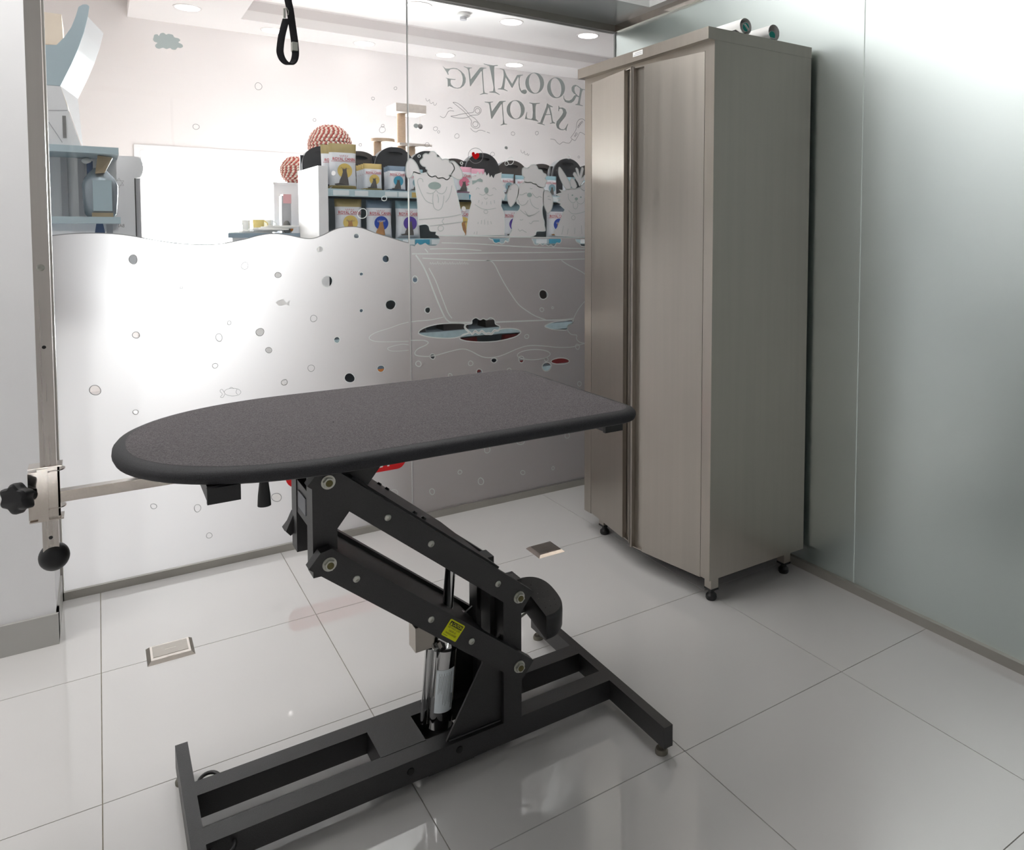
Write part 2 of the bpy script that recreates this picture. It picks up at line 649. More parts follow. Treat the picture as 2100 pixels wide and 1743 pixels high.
# back glass partition ---------------------------------------------------------
wb = MB().box(-2.349, -1.0945, -.005, .005, .028, CHZ).build('wall_back', 'glass')
struct(wb, 'clear glass partition to the shop')
o = MB().box(-1.0915, .0, -.005, .005, .028, CHZ).build('glass_pane', 'glass', wb)
o = MB().box(-1.0947, -1.0912, -.0052, .0052, .028, CHZ).build('silicone_joint', 'joint', wb)
o = MB().box(-2.36, .0, -.02, .02, 0, .029).bevel(.002, 1).build('trim_1', 'steel_channel')
struct(o, 'brushed metal floor channel holding the glass partition')
o = MB().box(-2.36, .0, -.022, .022, CHZ, TOPZ).bevel(.002, 1).build('trim_2', 'steel_channel')
struct(o, 'metal ceiling channel above the glass partition')
o = MB().box(-2.362, -2.3475, -.02, .02, 0, CHZ).bevel(.002, 1).build('trim_3', 'steel_channel')
struct(o, 'metal side channel of the glass partition at the white wall')

# right frosted glass wall -----------------------------------------------------
SEAM = -1.507
wr = MB().box(.0, .012, RY0, SEAM - .0015, .03, CHZ).build('wall_right', 'frosted_wall')
struct(wr, 'frosted green-grey glass wall')
MB().box(.0, .012, SEAM + .0015, .0, .03, CHZ).build('glass_panel', 'frosted_wall', wr)
MB().box(-.0004, .0125, SEAM - .002, SEAM + .002, .03, CHZ).build('silicone_joint', 'joint_green', wr)
o = MB().box(-.016, .02, RY0, -.02, 0, .031).bevel(.002, 1).build('trim_4', 'steel_channel')
struct(o, 'metal floor channel under the frosted glass wall')
o = MB().box(-.016, .02, RY0, -.02, CHZ, TOPZ).bevel(.002, 1).build('trim_5', 'polished_steel')
struct(o, 'polished metal ceiling channel above the frosted glass wall')
struct(MB().box(.02, .06, RY0, 0, 0, 2.78).build('wall_outer', 'wall_paint'))
struct(MB().box(-.004, .004, -.0065, .006, .03, CHZ).build('trim_6', 'joint'), 'pale silicone corner joint of the two glass walls')

# ================================================================== THE SHOP
SX0, SX1, SY1, SZ = -3.6, 4.2, 4.0, 3.0
struct(MB().box(SX0, SX1, .0, SY1 + .2, -.06, .0).build('floor_shop', 'shop_floor'), 'pale grey shop floor beyond the glass')
fw = MB()
fw.box(SX0, WIN[0], SY1, SY1 + .12, 0, 3.25).box(WIN[1], SX1, SY1, SY1 + .12, 0, 3.25)
fw.box(WIN[0], WIN[1], SY1, SY1 + .12, 0, WIN[2]).box(WIN[0], WIN[1], SY1, SY1 + .12, WIN[3], 3.25)
struct(fw.build('wall_shop_back', 'shop_white'), 'white far wall of the shop')
struct(MB().box(SX0 - .1, SX0, 0, SY1, 0, 3.35).build('wall_shop_left', 'shop_white'))
struct(MB().box(SX1, SX1 + .1, 0, SY1, 0, 3.35).build('wall_shop_right', 'shop_white'))
struct(MB().box(SX0, SX1, .0, .03, TOPZ, 3.35).box(.02, SX1, .0, .03, 0, TOPZ).build('wall_shop_front', 'shop_white'))
# ceiling: near slab, far soffit and the recess with its cove
CE_L = -1.974
cm = MB()
cm.box(CE_L, SX1, .03, 2.93, SZ, SZ + .08)
cm.box(CE_L, -1.21, 2.93, SY1, SZ, SZ + .08)
cm.box(-1.21, SX1, 3.55, SY1, SZ, SZ + .08)
struct(cm.build('ceiling_shop', 'shop_ceiling'), 'white shop ceiling with a long recess')
struct(MB().box(SX0, SX1, .0, SY1 + .1, 3.25, 3.35).box(-1.24, SX1, 2.9, 2.929, SZ + .08, 3.25).box(-1.24, SX1, 3.551, 3.58, SZ + .08, 3.25).box(-1.24, -1.211, 2.929, 3.551, SZ + .08, 3.25).box(-1.211, SX1, 2.929, 3.551, 3.16, 3.2).build('ceiling_shop_upper', 'shop_white'))
w = MB()
a, b, c, d = WIN
for (x0, x1, z0, z1) in ((a, b, d - .05, d), (a, b, c, c + .05), (a, a + .05, c + .05, d - .05), (b - .05, b, c + .05, d - .05)):
    w.box(x0, x1, SY1 - .015, SY1 + .05, z0, z1)
w1 = w.build('window_1', 'shelf_white')
struct(w1, 'large bright window in the far shop wall')
MB().box(a + .05, b - .05, SY1 + .02, SY1 + .026, c + .05, d - .05).build('pane', 'glass', w1)
DL = [(-.154, 2.375, 'near row of shop downlights, left of the smoke detector'), (.628, 2.375, 'near row of shop downlights, right of the smoke detector'), (1.375, 2.375, 'near row of shop downlights, beside the corner of the two glass walls'),
      (-1.6, 3.44, 'shop downlight in the soffit above the cloud decal'), (-.93, 3.77, 'far row of shop downlights, behind the noose'), (-.154, 3.77, 'far row of shop downlights, behind the glass joint'), (.628, 3.77, 'far row of shop downlights, behind the letter G'), (1.375, 3.77, 'far row of shop downlights, behind the large letter I'),
      (-.93, 2.375, 'near row of shop downlights, past the left end')]
for k, (x, y, lab) in enumerate(DL):
    t = thing('downlight' if k < 8 else 'downlight_offscreen', 'round recessed lamp, ' + lab, 'ceiling light', (x, y, SZ), 'shop downlights')
    MB().lathe([(.085, -.004), (.098, -.004), (.1, .002), (.085, .002)], (x, y, SZ), n=32).build('trim_ring', 'shop_white', t)
    MB().cyl((x, y, SZ - .006), (x, y, SZ + .004), .0845, n=32).build('lens', 'downlight_glow', t)
p = at(950, 28, 'z', SZ)
t = thing('smoke_detector', 'small white smoke detector on the shop ceiling between downlights', 'smoke detector', (p.x, p.y, SZ - .05))
MB().lathe([(0, SZ), (.055, SZ), (.055, SZ - .02), (.04, SZ - .028), (0, SZ - .028)], (p.x, p.y, 0), n=24).build('base', 'paper', t, smooth=True)
MB().lathe([(0, SZ - .026), (.028, SZ - .028), (.026, SZ - .05), (0, SZ - .052)], (p.x, p.y, 0), n=24).build('sensor', 'box_grey', t, smooth=True)

# ================================================================== STEEL CABINET
XF, XB, YN, YL, ZB, ZC, ZT = -.497, -.018, -1.29, -.492, .083, 1.930, 1.970
cab = thing('steel_cabinet', 'tall brushed steel two-door cabinet on short legs with black feet', 'cabinet', ((XF + XB) / 2, (YN + YL) / 2, 0))
b = MB()
b.box(XF + .0205, XB, YN, YN + .012, ZB, ZC)                      # near side panel
b.box(XF + .0205, XB, YL - .012, YL, ZB, ZC)
b.box(XB - .01, XB - .0005, YN + .012, YL - .012, ZB, ZC)
b.box(XF + .021, XB - .01, YN + .012, YL - .012, ZB + .0005, ZB + .02)
b.box(XF + .021, XB - .01, YN + .012, YL - .012, ZC - .02, ZC - .0005)
b.build('body', 'brushed_steel', cab)
b = MB()
b.box(XF - .001, XF + .02, YL - .05, YL + .0005, ZB, ZC)          # stiles and rails of the front frame
b.box(XF - .001, XF + .0203, YN - .0003, YN + .046, ZB, ZC)
b.box(XF - .001, XF + .02, YN + .046, YL - .05, ZC - .028, ZC)
b.build('front_frame', 'brushed_steel', cab)
MB().box(XF - .03, XB - .0003, YN - .0012, YL + .012, ZC, ZT).bevel(.003, 1).build('top_cap', 'brushed_steel', cab)
s0, s1 = at(1298, 111, 'x', XF - .031), at(1318, 104, 'x', XF - .031)
b = MB()
b.box(XF - .0312, XF - .0300, s1.y, s0.y, s0.z - .012, s0.z + .006)
st = b.build('label_sticker', 'paper', cab)
b = MB()
for k in range(2):
    b.box(XF - .0316, XF - .0311, s1.y + .004, s0.y - .006 - .008 * k, s0.z - .008 + .006 * k, s0.z - .0055 + .006 * k)
b.build('sticker_print', 'box_grey', st)


def door(hinge, free, z0, z1):
    h, f = Vector(hinge), Vector(free)
    d = (f - h).normalized()
    n = Vector((d.y, -d.x))
    if n.x > 0:
        n = -n
    L = (f - h).length

    def slab(mb, a0, a1, o0, o1, zz0=z0, zz1=z1):
        q = [h + d * a0 + n * o0, h + d * a1 + n * o0, h + d * a1 + n * o1, h + d * a0 + n * o1]
        mb.hexa([(v.x, v.y, zz0) for v in q] + [(v.x, v.y, zz1) for v in q])
    mb = MB()
    slab(mb, 0, L - .062, -.016, .0)
    dr = mb.bevel(.0012, 1).build('door', 'brushed_steel', cab)
    mb = MB()
    slab(mb, L - .064, L - .008, -.022, -.018)
    slab(mb, L - .0075, L, -.022, .002)
    slab(mb, L - .010, L, .0, .002)
    slab(mb, L - .064, L - .008, -.022, -.004, z0, z0 + .004)
    slab(mb, L - .064, L - .008, -.022, -.004, z1 - .004, z1)
    mb.build('handle', 'brushed_steel', dr)
    return dr


d1 = door((XF - .001, YL - .052), (-.548, -.893), ZB + .004, ZC - .024)
d2 = door((XF - .001, YN + .048), (-.552, -.900), ZB - .004, ZC - .029)
for (lx, ly) in ((-.462, -1.262), (-.094, -1.262), (-.455, -.585), (-.094, -.585)):
    lg = MB().box(lx - .017, lx + .017, ly - .017, ly + .017, .042, ZB).bevel(.0015, 1).build('leg', 'brushed_steel', cab)
    MB().box(lx - .018, lx + .018, ly - .018, ly + .018, .036, .043).lathe([(0, .036), (.011, .036), (.011, .024), (.019, .016), (.020, .006), (.017, .0), (0, .0)], (lx, ly, 0), n=20).build('foot', 'black_plastic', lg, smooth=True)

# rolls of paper on top of the cabinet
for k, (x, ins, lab) in enumerate(((-.345, 1, 'white paper roll with a teal inner sheet and a stick, on the cabinet top'), (-.205, 0, 'white paper roll with a teal core lying open at its edge on the cabinet top'))):
    R = .030
    y0, y1 = YN + .012, YN + .52
    t = thing('paper_roll', lab, 'paper roll', (x, (y0 + y1) / 2, ZT), 'paper rolls on the cabinet')
    sp = []
    for i in range(61):
        a = -pi / 2 + i / 60 * 2 * pi * 1.35
        r = R - .0022 * i / 60 * 3
        sp.append((x + r * cos(a), ZT + R + r * sin(a)))
    sp = [(x + .05 + (.02 if not ins else -.0), ZT + .0015)] + sp if not ins else [(x - .045, ZT + .012), (x - .02, ZT + .003)] + sp
    mb = MB()
    A = [mb.bm.verts.new((q[0], y0, q[1])) for q in sp]
    B = [mb.bm.verts.new((q[0], y1, q[1])) for q in sp]
    for i in range(len(sp) - 1):
        mb.bm.faces.new([A[i], A[i + 1], B[i + 1], B[i]])
    mb.build('sheet', 'paper', t, smooth='all')
    rc = .0165
    mb = MB().lathe([(rc, y0 + .004), (rc, y1 - .01), (rc - .0015, y1 - .01), (rc - .0015, y0 + .004)], (x + (.006 if ins else -.004), 0, ZT + (.029 if ins else .0195)), axis='y', n=28)
    mb.build('core', 'paper', t, smooth=True)
    mb = MB().cyl((x + (.006 if ins else -.004), y0 + .0035, ZT + (.029 if ins else .0195)), (x + (.006 if ins else -.004), y1 - .02, ZT + (.029 if ins else .0195)), rc - .0016, n=28)
    mb.build('inner_sheet', 'teal_print', t, smooth=True)
    mb = MB()
    zc = ZT + (.029 if ins else .0195)
    if ins:
        mb.hexa([(x - .006, y0 - .002, zc + .008), (x - .002, y0 - .002, zc + .010), (x - .002, y0 + .2, zc + .010), (x - .006, y0 + .2, zc + .008),
                 (x + .016, y0 - .002, zc - .012), (x + .019, y0 - .002, zc - .009), (x + .019, y0 + .2, zc - .009), (x + .016, y0 + .2, zc - .012)])
    else:
        mb.box(x - .016, x + .008, y0 + .0, y0 + .2, zc - .012, zc - .009)
    mb.build('stick', 'paper', t)

# ================================================================== GROOMING TABLE
YC = -1.461
tb = thing('grooming_table', 'black hydraulic grooming table with rounded grey rubber top and scissor arms', 'grooming table', (-1.6, YC, 0))
ZTOP, ZBOT = .872, .843
XL, XR, HW = -2.2075, -1.150, .325


def top_outline(ins, n=40):
    pts = []
    hw = HW - ins
    a = .40 - ins                       # long half axis of the rounded end
    cx = XL + .40
    for i in range(n + 1):
        t = pi / 2 + pi * i / n
        e = 2.25
        c, s_ = cos(t), sin(t)
        pts.append((cx + a * math.copysign(abs(c) ** (2 / e), c), YC + hw * math.copysign(abs(s_) ** (2 / e), s_)))
    rc = .075 - ins
    for (cx2, cy2, t0) in ((XR - .075, YC - HW + .075, -pi / 2), (XR - .075, YC + HW - .075, 0)):
        for i in range(9):
            t = t0 + pi / 2 * i / 8
            pts.append((cx2 + rc * cos(t), cy2 + rc * sin(t)))
    return pts


mb = MB()
prof = [(.030, ZBOT), (.010, ZBOT + .0005), (.003, ZBOT + .004), (.0, ZBOT + .011), (.001, ZBOT + .018), (.006, ZTOP - .005), (.014, ZTOP - .0015), (.024, ZTOP)]
rings = [[mb.bm.verts.new((x, y, z)) for x, y in top_outline(i)] for i, z in prof]
for A, B in zip(rings, rings[1:]):
    n = len(A)
    for i in range(n):
        mb.bm.faces.new([A[i], A[(i + 1) % n], B[(i + 1) % n], B[i]])
mb.bm.faces.new(rings[0])
mb.build('edge_band', 'rubber_edge', tb, smooth=True)
mb = MB()
o2 = top_outline(.0235)
mb.bm.faces.new([mb.bm.verts.new((x, y, ZTOP + .0002)) for x, y in o2])
mb.build('tabletop', 'rubber_top', tb)
p = at(683, 866, 'z', ZTOP)
MB().cyl((p.x, p.y, ZTOP), (p.x + .001, p.y, ZTOP + .0008), .002, n=8).build('pit', 'black_plastic', tb)

# base frame ------------------------------------------------------------------
RZ0, RZ1 = .028, .081
for (y0, y1) in ((-1.563, -1.513), (-1.409, -1.360)):
    MB().box(-2.074, -1.105, y0, y1, RZ0, RZ1).bevel(.003, 2).build('base_rail', 'black_paint', tb, smooth=True)
MB().box(-2.099, -2.073, YC - .256, YC + .256, RZ0, RZ1 + .0005).bevel(.004, 2).build('base_crossbar', 'black_paint', tb, smooth=True)
MB().box(-1.106, -1.080, YC - .338, YC + .338, RZ0, RZ1 + .0005).bevel(.004, 2).build('base_crossbar', 'black_paint', tb, smooth=True)
for (x, y) in ((-1.093, -1.772), (-1.093, -1.148), (-2.086, -1.695), (-2.086, -1.227)):
    MB().cyl((x, y, .010), (x, y, RZ0 + .002), .006, n=12).lathe([(0, 0), (.016, 0), (.0165, .006), (.014, .012), (0, .012)], (x, y, 0), n=24).build('levelling_foot', 'dull_zinc', tb, smooth=True)
# cover plate between the rails, weld bars
q0, q1 = at(757, 1510, 'z', RZ1), at(862, 1500, 'z', RZ1)
MB().box(q0.x, q1.x, -1.515, -1.407, RZ1 - .004, RZ1 + .0008).build('cover_plate', 'black_paint', tb)
MB().box(q0.x, q0.x + .02, -1.515, -1.407, RZ0, RZ1 - .004).build('cross_member', 'black_paint', tb)
MB().box(-1.455, -1.37, -1.515, -1.407, RZ0, RZ1 - .002).build('cross_member', 'black_paint', tb)
for (px, py) in ((843, 1583), (943, 1538)):
    q = at(px, py, 'y', -1.565)
    MB().lathe([(0, -1.5665), (.0075, -1.5655), (.009, -1.562), (.009, -1.55)], (q.x, 0, q.z), axis='y', n=18).build('rail_plug', 'black_gloss', tb, smooth=True)
q = at(930, 1585, 'y', -1.565)
MB().box(q.x - .055, q.x + .06, -1.55, -1.37, RZ0 - .012, RZ0 + .002).build('skid_plate', 'black_paint', tb)
# tie-down hooks at the left end
for s_, yb in ((1, -1.361), (-1, -1.562)):
    pts = []
    for i in range(13):
        a = pi * i / 12
        pts.append((-2.066 + .022 - .022 * cos(a) * 1.0, yb + s_ * (.004 + .03 * sin(a)), .066 + .002 * sin(a)))
    pts = [(pts[0][0], yb - s_ * .004, .066)] + pts + [(pts[-1][0], yb - s_ * .004, .066)]
    MB().tube(pts, .0042, 10).build('tie_down_hook', 'black_paint', tb, smooth=True)

# fixed posts, gussets ---------------------------------------------------------
XP0, XP1 = -1.4215, -1.3725
for (y0, y1) in ((-1.563, -1.513), (-1.409, -1.360)):
    MB().box(XP0, XP1, y0 + .0002, y1 - .0002, RZ1 - .0004, .432).bevel(.003, 2).build('fixed_post', 'black_paint', tb, smooth=True)
for (y0, y1) in ((-1.548, -1.542), (-1.381, -1.375)):
    q = [(-1.565, RZ1), (XP0 + .003, RZ1), (XP0 + .003, .30), (-1.445, .285)]
    MB().prism(q, 'y', y0, y1).build('base_gusset', 'black_paint', tb)
MB().tube([(-1.56, -1.549, RZ1 + .001), (-1.50, -1.549, RZ1 + .001), (-1.425, -1.549, RZ1 + .001)], .003, 8).build('weld_bead', 'black_paint', tb, smooth=True)
MB().box(XP0 + .008, XP1 - .008, -1.515, -1.407, .30, .36).build('post_tie', 'black_paint', tb)
MB().box(XP0 - .012, XP0 + .004, -1.513, -1.46, RZ1, .40).build('back_plate', 'black_paint', tb)

# moving posts under the top ---------------------------------------------------
XM0, XM1 = -1.862, -1.812
for (y0, y1) in ((-1.563, -1.513), (-1.409, -1.360)):
    MB().box(XM0, XM1, y0, y1, .562, ZBOT + .002).bevel(.003, 2).build('lift_post', 'black_paint', tb, smooth=True)
for (y0, y1) in ((-1.545, -1.538), (-1.384, -1.377)):
    MB().prism([(XM1 - .003, .640), (XM1 - .003, ZBOT + .001), (-1.655, ZBOT + .001), (-1.709, .774)], 'y', y0, y1).build('top_gusset', 'black_paint', tb)
tie = MB().box(XM0 + .002, XM0 + .012, -1.514, -1.408, .655, .730).build('post_tie', 'black_paint', tb)
MB().box(XM0 - .0005, XM0 + .0025, -1.50, -1.43, .675, .712).build('name_plate', 'carrier_side', tie)
MB().prism([(XM0 + .002, .64), (XM0 - .016, .600), (XM0 - .006, .588), (XM0 + .012, .606)], 'y', -1.372, -1.345).build('stop_bracket', 'black_paint', tb)
MB().box(-1.95, -1.35, -1.60, -1.32, ZBOT - .028, ZBOT + .001).bevel(.002, 1).build('support_plate', 'black_paint', tb)
# cross tubes carrying the top, with plastic end caps
for x0, x1 in ((-2.072, -2.021), (-1.238, -1.190)):
    ct = MB().box(x0, x1, -1.725, -1.197, ZBOT - .026, ZBOT + .001).bevel(.002, 1).build('cross_tube', 'black_paint', tb)
    for ye, s_ in ((-1.725, -1), (-1.197, 1)):
        y0, y1 = sorted((ye, ye + s_ * .010))
        MB().box(x0 - .001, x1 + .001, y0, y1, ZBOT - .028, ZBOT).bevel(.005, 2).build('end_cap', 'black_plastic', ct, smooth=True)
q = at(541, 985, 'y', -1.6)
MB().lathe([(0, .748), (.0125, .750), (.0115, .77), (.008, .80), (.0085, ZBOT)], (q.x, -1.6, 0), n=20).build('control_knob', 'black_plastic', tb, smooth=True)

# parallel arms ----------------------------------------------------------------
BL = Vector((-1.8375, .772))
BR = Vector((-1.3965, .406))
DZ = -.173
dv = (BR - BL).normalized()
nv = Vector((-dv.y, dv.x))
AL = (BR - BL).length
HWA = .0275


def arm_pt(base, a, o):
    q = base + dv * a + nv * o
    return (q.x, q.y)


for k in range(2):
    base = BL + Vector((0, DZ * k))
    nm = 'upper_arm' if k == 0 else 'lower_arm'
    for (y0, y1, near) in ((-1.5955, -1.5675, 1), (-1.355, -1.327, 0)):
        e0, e1 = -.030, AL + .030
        poly = [arm_pt(base, e0, HWA - .018), arm_pt(base, e0 + .014, HWA), arm_pt(base, e1, HWA), arm_pt(base, e1, -HWA), arm_pt(base, e0, -HWA)]
        if k == 0:
            poly = [arm_pt(base, e0, .002), arm_pt(base, e0 + .012, HWA - .004), arm_pt(base, e0 + .03, HWA), arm_pt(base, e1, HWA), arm_pt(base, e1, -HWA), arm_pt(base, e0, -HWA)]
        arm = MB().prism(poly, 'y', y0, y1).bevel(.0015, 1).build(nm, 'black_paint', tb)
        ys = y0 if near else y1
        sg = -1 if near else 1
        for a in (0, AL):
            q = arm_pt(base, a, 0)
            nut = MB().cyl((q[0], ys + sg * -.001, q[1]), (q[0], ys + sg * .003, q[1]), .0145, n=24).cyl((q[0], ys + sg * .002, q[1]), (q[0], ys + sg * .011, q[1]), .0112, n=6).build('hex_nut', 'zinc', arm)
            MB().cyl((q[0], ys + sg * .004, q[1]), (q[0], ys + sg * .0118, q[1]), .0072, n=18).build('bolt_end', 'bolt_core', arm, smooth=True)
        if near:
            for (px, py) in (((795, 1061), (884, 1115), (1021, 1197)) if k == 0 else ((731, 1187), (884, 1270), (967, 1315))):
                q = at(px, py, 'y', ys)
                MB().lathe([(.0076, ys + .001), (.0074, ys - .002), (.005, ys - .0042), (.0026, ys - .0045), (.0024, ys - .002), (0, ys - .002)], (q.x, 0, q.z), axis='y', n=20).build('button_screw', 'zinc', arm, smooth=True)
    # sheet between the two bars
    o_ = HWA + .0045 if k == 0 else HWA - .008
    a0, a1 = (.05, AL - .075) if k == 0 else (.012, AL - .09)
    pl_ = MB()
    c = [arm_pt(base, a0, o_), arm_pt(base, a1, o_), arm_pt(base, a1, o_ - .005), arm_pt(base, a0, o_ - .005)]
    c2 = c if k else [c[0], arm_pt(base, a1 - .07, o_), arm_pt(base, a1 - .07, o_ - .005), c[3]]
    ya_, yb_ = (-1.566, -1.329) if k == 0 else (-1.568, -1.354)
    pl_.hexa([(c[0][0], ya_, c[0][1]), (c[1][0], ya_, c[1][1]), (c2[1][0], yb_, c2[1][1]), (c2[0][0], yb_, c2[0][1]),
              (c[3][0], ya_, c[3][1]), (c[2][0], ya_, c[2][1]), (c2[2][0], yb_, c2[2][1]), (c2[3][0], yb_, c2[3][1])])
    sheet = pl_.build('arm_sheet', 'black_paint', tb)
    if k == 0:
        for a, yy_ in ((.20, -1.372), (.225, -1.372), (.235, -1.545), (.262, -1.545)):
            q = arm_pt(base, a, o_)
            n3 = Vector((nv.x, 0, nv.y))
            v = Vector((q[0], yy_, q[1]))
            MB().cyl(v, v + n3 * .005, .007, .005, n=12).build('sheet_screw', 'black_gloss', sheet, smooth=True)

# caution sticker on the near lower arm
base = BL + Vector((0, DZ))
YS = -1.5960
e3, u3 = Vector((dv.x, 0, dv.y)), Vector((nv.x, 0, nv.y))
q = at(929.5, 1292.5, 'y', YS)
cq = Vector((q.x, YS, q.z))


def on_arm(a, o, lift=0):
    v = cq + e3 * a + u3 * o
    return (v.x, YS - lift, v.z)


hw_, hh_ = .0225, .0195
rr = .003
pts = []
for sx, sy, t0 in ((1, 1, 0), (-1, 1, pi / 2), (-1, -1, pi), (1, -1, 1.5 * pi)):
    for i in range(5):
        t = t0 + pi / 2 * i / 4
        pts.append((sx * (hw_ - rr) + rr * cos(t), sy * (hh_ - rr) + rr * sin(t)))
mb = MB()
A = [mb.bm.verts.new(on_arm(*p_, 0)) for p_ in pts]
B = [mb.bm.verts.new(on_arm(*p_, .0004)) for p_ in pts]
mb.bm.faces.new(B)
for i in range(len(pts)):
    mb.bm.faces.new([A[i], A[(i + 1) % len(pts)], B[(i + 1) % len(pts)], B[i]])
stk = mb.build('caution_sticker', 'sticker_yellow', tb)
stk['label'] = 'yellow caution sticker with black print'
mb = MB()
mb.bm.faces.new([mb.bm.verts.new(on_arm(a, o, .0007)) for a, o in ((-.0185, .0065), (.0190, .0065), (.0190, .0165), (-.0185, .0165))])
add_text(mb, 'KEEP HANDS CLEAR', on_arm(0, .0028, .0007), e3, u3, .0062, fit=.036)
add_text(mb, 'GARDER LES', on_arm(0, -.0040, .0007), e3, u3, .0058, fit=.021)
add_text(mb, 'MAINS ELOIGNÉES', on_arm(0, -.0104, .0007), e3, u3, .0058, fit=.032)
mb.bm.faces.new([mb.bm.verts.new(on_arm(a_, o_, .0007)) for a_, o_ in ((-.019, -.0162), (-.006, -.0162), (-.006, -.0154), (-.019, -.0154))])
mb.build('sticker_print', 'sticker_ink', stk)
mb = MB()
add_text(mb, 'CAUTION', on_arm(.0035, .0113, .0010), e3, u3, .0098, bold=.012, fit=.027)
mb.bm.faces.new([mb.bm.verts.new(on_arm(a, o, .0010)) for a, o in ((-.0172, .0078), (-.0112, .0078), (-.0142, .0150))])
mb.build('sticker_lettering', 'sticker_yellow', stk)

# hydraulic pump -----------------------------------------------------------------
c0, c1 = Vector((-1.548, YC, .070)), Vector((-1.531, YC, .275))
ax = (c1 - c0).normalized()
MB().cyl(c0, c1, .030, n=32).cyl(c0 + ax * .001, c0 - ax * .010, .030, .020, n=32).build('pump_cylinder', 'chrome', tb, smooth=True)
MB().cyl(c0 + ax * .01 + Vector((-.036, .012, 0)), c1 + Vector((-.036, .012, -.01)), .010, .011, n=18).build('pump_pipe', 'chrome', tb, smooth=True)
MB().cyl(c1 - ax * .012, c1 - ax * .006, .0312, n=32).build('pump_seal', 'black_gloss', tb, smooth=True)
hb = MB()
hb.cyl(c1, c1 + ax * .035, .033, .026, n=28)
hb.cyl(c1 + Vector((-.02, -.036, .004)), c1 + Vector((-.02, -.012, .012)), .0085, n=6)
hb.cyl(c1 + Vector((-.036, -.030, .004)), c1 + Vector((-.036, -.010, .010)), .006, n=16)
hb.build('pump_head', 'chrome', tb, smooth=True)
MB().cyl(c1 + Vector((-.021, -.0365, .0035)), c1 + Vector((-.02, -.03, .006)), .0042, n=14).build('port', 'black_gloss', tb, smooth=True)
MB().box(-1.612, -1.566, YC - .015, YC + .03, .278, .338).bevel(.004, 2).build('valve_block', 'brushed_steel', tb, smooth=True)
MB().cyl(c1 + ax * .03, (-1.512, YC, .505), .013, n=24).build('piston_rod', 'chrome', tb, smooth=True)
q = at(940, 1262, 'y', YC + .03)
MB().lathe([(0, .0), (.022, 0), (.022, .05), (.018, .06), (0, .064)], (q.x, YC + .03, q.z - .055), n=24).build('oil_reservoir', 'chrome', tb, smooth=True)
# printed label wrapped round the pump cylinder
mb = MB()
bk = MB()
yv = Vector((0, -1, 0))
xv = Vector((1, 0, 0))


def on_cyl(t, h, r=.0305):
    return c0 + ax * h + (xv * sin(t) + yv * cos(t)) * r


for (mbb, r, t0, t1, h0, h1) in [(mb, .0304, -.95, .62, .045, .150)]:
    n = 10
    for i in range(n):
        ta, tb_ = t0 + (t1 - t0) * i / n, t0 + (t1 - t0) * (i + 1) / n
        mbb.bm.faces.new([mbb.bm.verts.new(on_cyl(*z, r)) for z in ((ta, h0), (tb_, h0), (tb_, h1), (ta, h1))])
lbl = mb.build('pump_label', 'price_white', tb)
for i in range(11):
    t = -.70 + i * .098
    h0, h1 = (.062 + (.03 if i < 4 else .0) + .004 * (i % 3), .142 - .006 * (i % 2))
    w_ = .018 if i < 10 else .034
    bk.bm.faces.new([bk.bm.verts.new(on_cyl(*z, .0307)) for z in ((t, h0), (t + w_, h0), (t + w_, h1), (t, h1))])
for i in range(13):
    h = .052 + i * .0028
    bk.bm.faces.new([bk.bm.verts.new(on_cyl(*z, .0307)) for z in ((.36, h), (.50, h), (.50, h + .0016), (.36, h + .0016))])
bk.build('label_print', 'sticker_ink', lbl)

# foot pedal ----------------------------------------------------------------------
PX, PY, PZ = -1.315, -1.505, .345
pts = []
for i in range(25):
    t = -pi / 2 + pi * i / 24
    pts.append((PX + .075 * max(0, cos(t)) ** .75, PY + .083 * math.copysign(abs(sin(t)) ** .8, sin(t))))
mb = MB()
layers = [(-.062, .92), (-.05, .99), (-.012, 1.0), (-.004, .985), (.0, .93)]
R_ = []
cxp, cyp = PX + .03, PY


def tilt(x, y, z):
    return (x, y, z + PZ + (y - PY) * .22)


for dz, s_ in layers:
    R_.append([mb.bm.verts.new(tilt(cxp + (x - cxp) * s_, cyp + (y - cyp) * s_, dz)) for x, y in pts])
for A, B in zip(R_, R_[1:]):
    n = len(A)
    for i in range(n):
        mb.bm.faces.new([A[i], A[(i + 1) % n], B[(i + 1) % n], B[i]])
mb.bm.faces.new(R_[0])
ped = mb.build('foot_pedal', 'black_plastic', tb, smooth=True)
mb = MB()
mb.bm.faces.new([mb.bm.verts.new(tilt(cxp + (x - cxp) * .93, cyp + (y - cyp) * .93, 0)) for x, y in pts])
mb.build('pedal_pad', 'black_plastic', ped)
mb = MB()
for i in range(6):
    for j in range(3):
        x, y = PX + .016 + j * .015 + (.007 if i % 2 else 0), PY - .05 + i * .018
        v = tilt(x, y, 0)
        mb.cyl(v, (v[0], v[1], v[2] + .0006), .0016, n=8)
mb.build('grip_dots', 'black_gloss', ped)['kind'] = 'stuff'
MB().cyl((-1.40, YC, .300), (PX + .02, YC, PZ - .05), .011, n=16).build('pedal_lever', 'black_paint', tb, smooth=True)
MB().tube([(-1.44, -1.43, .20), (-1.37, -1.44, .235), (-1.28, -1.44, .275)], .0032, 8).build('release_rod', 'zinc', tb, smooth=True)

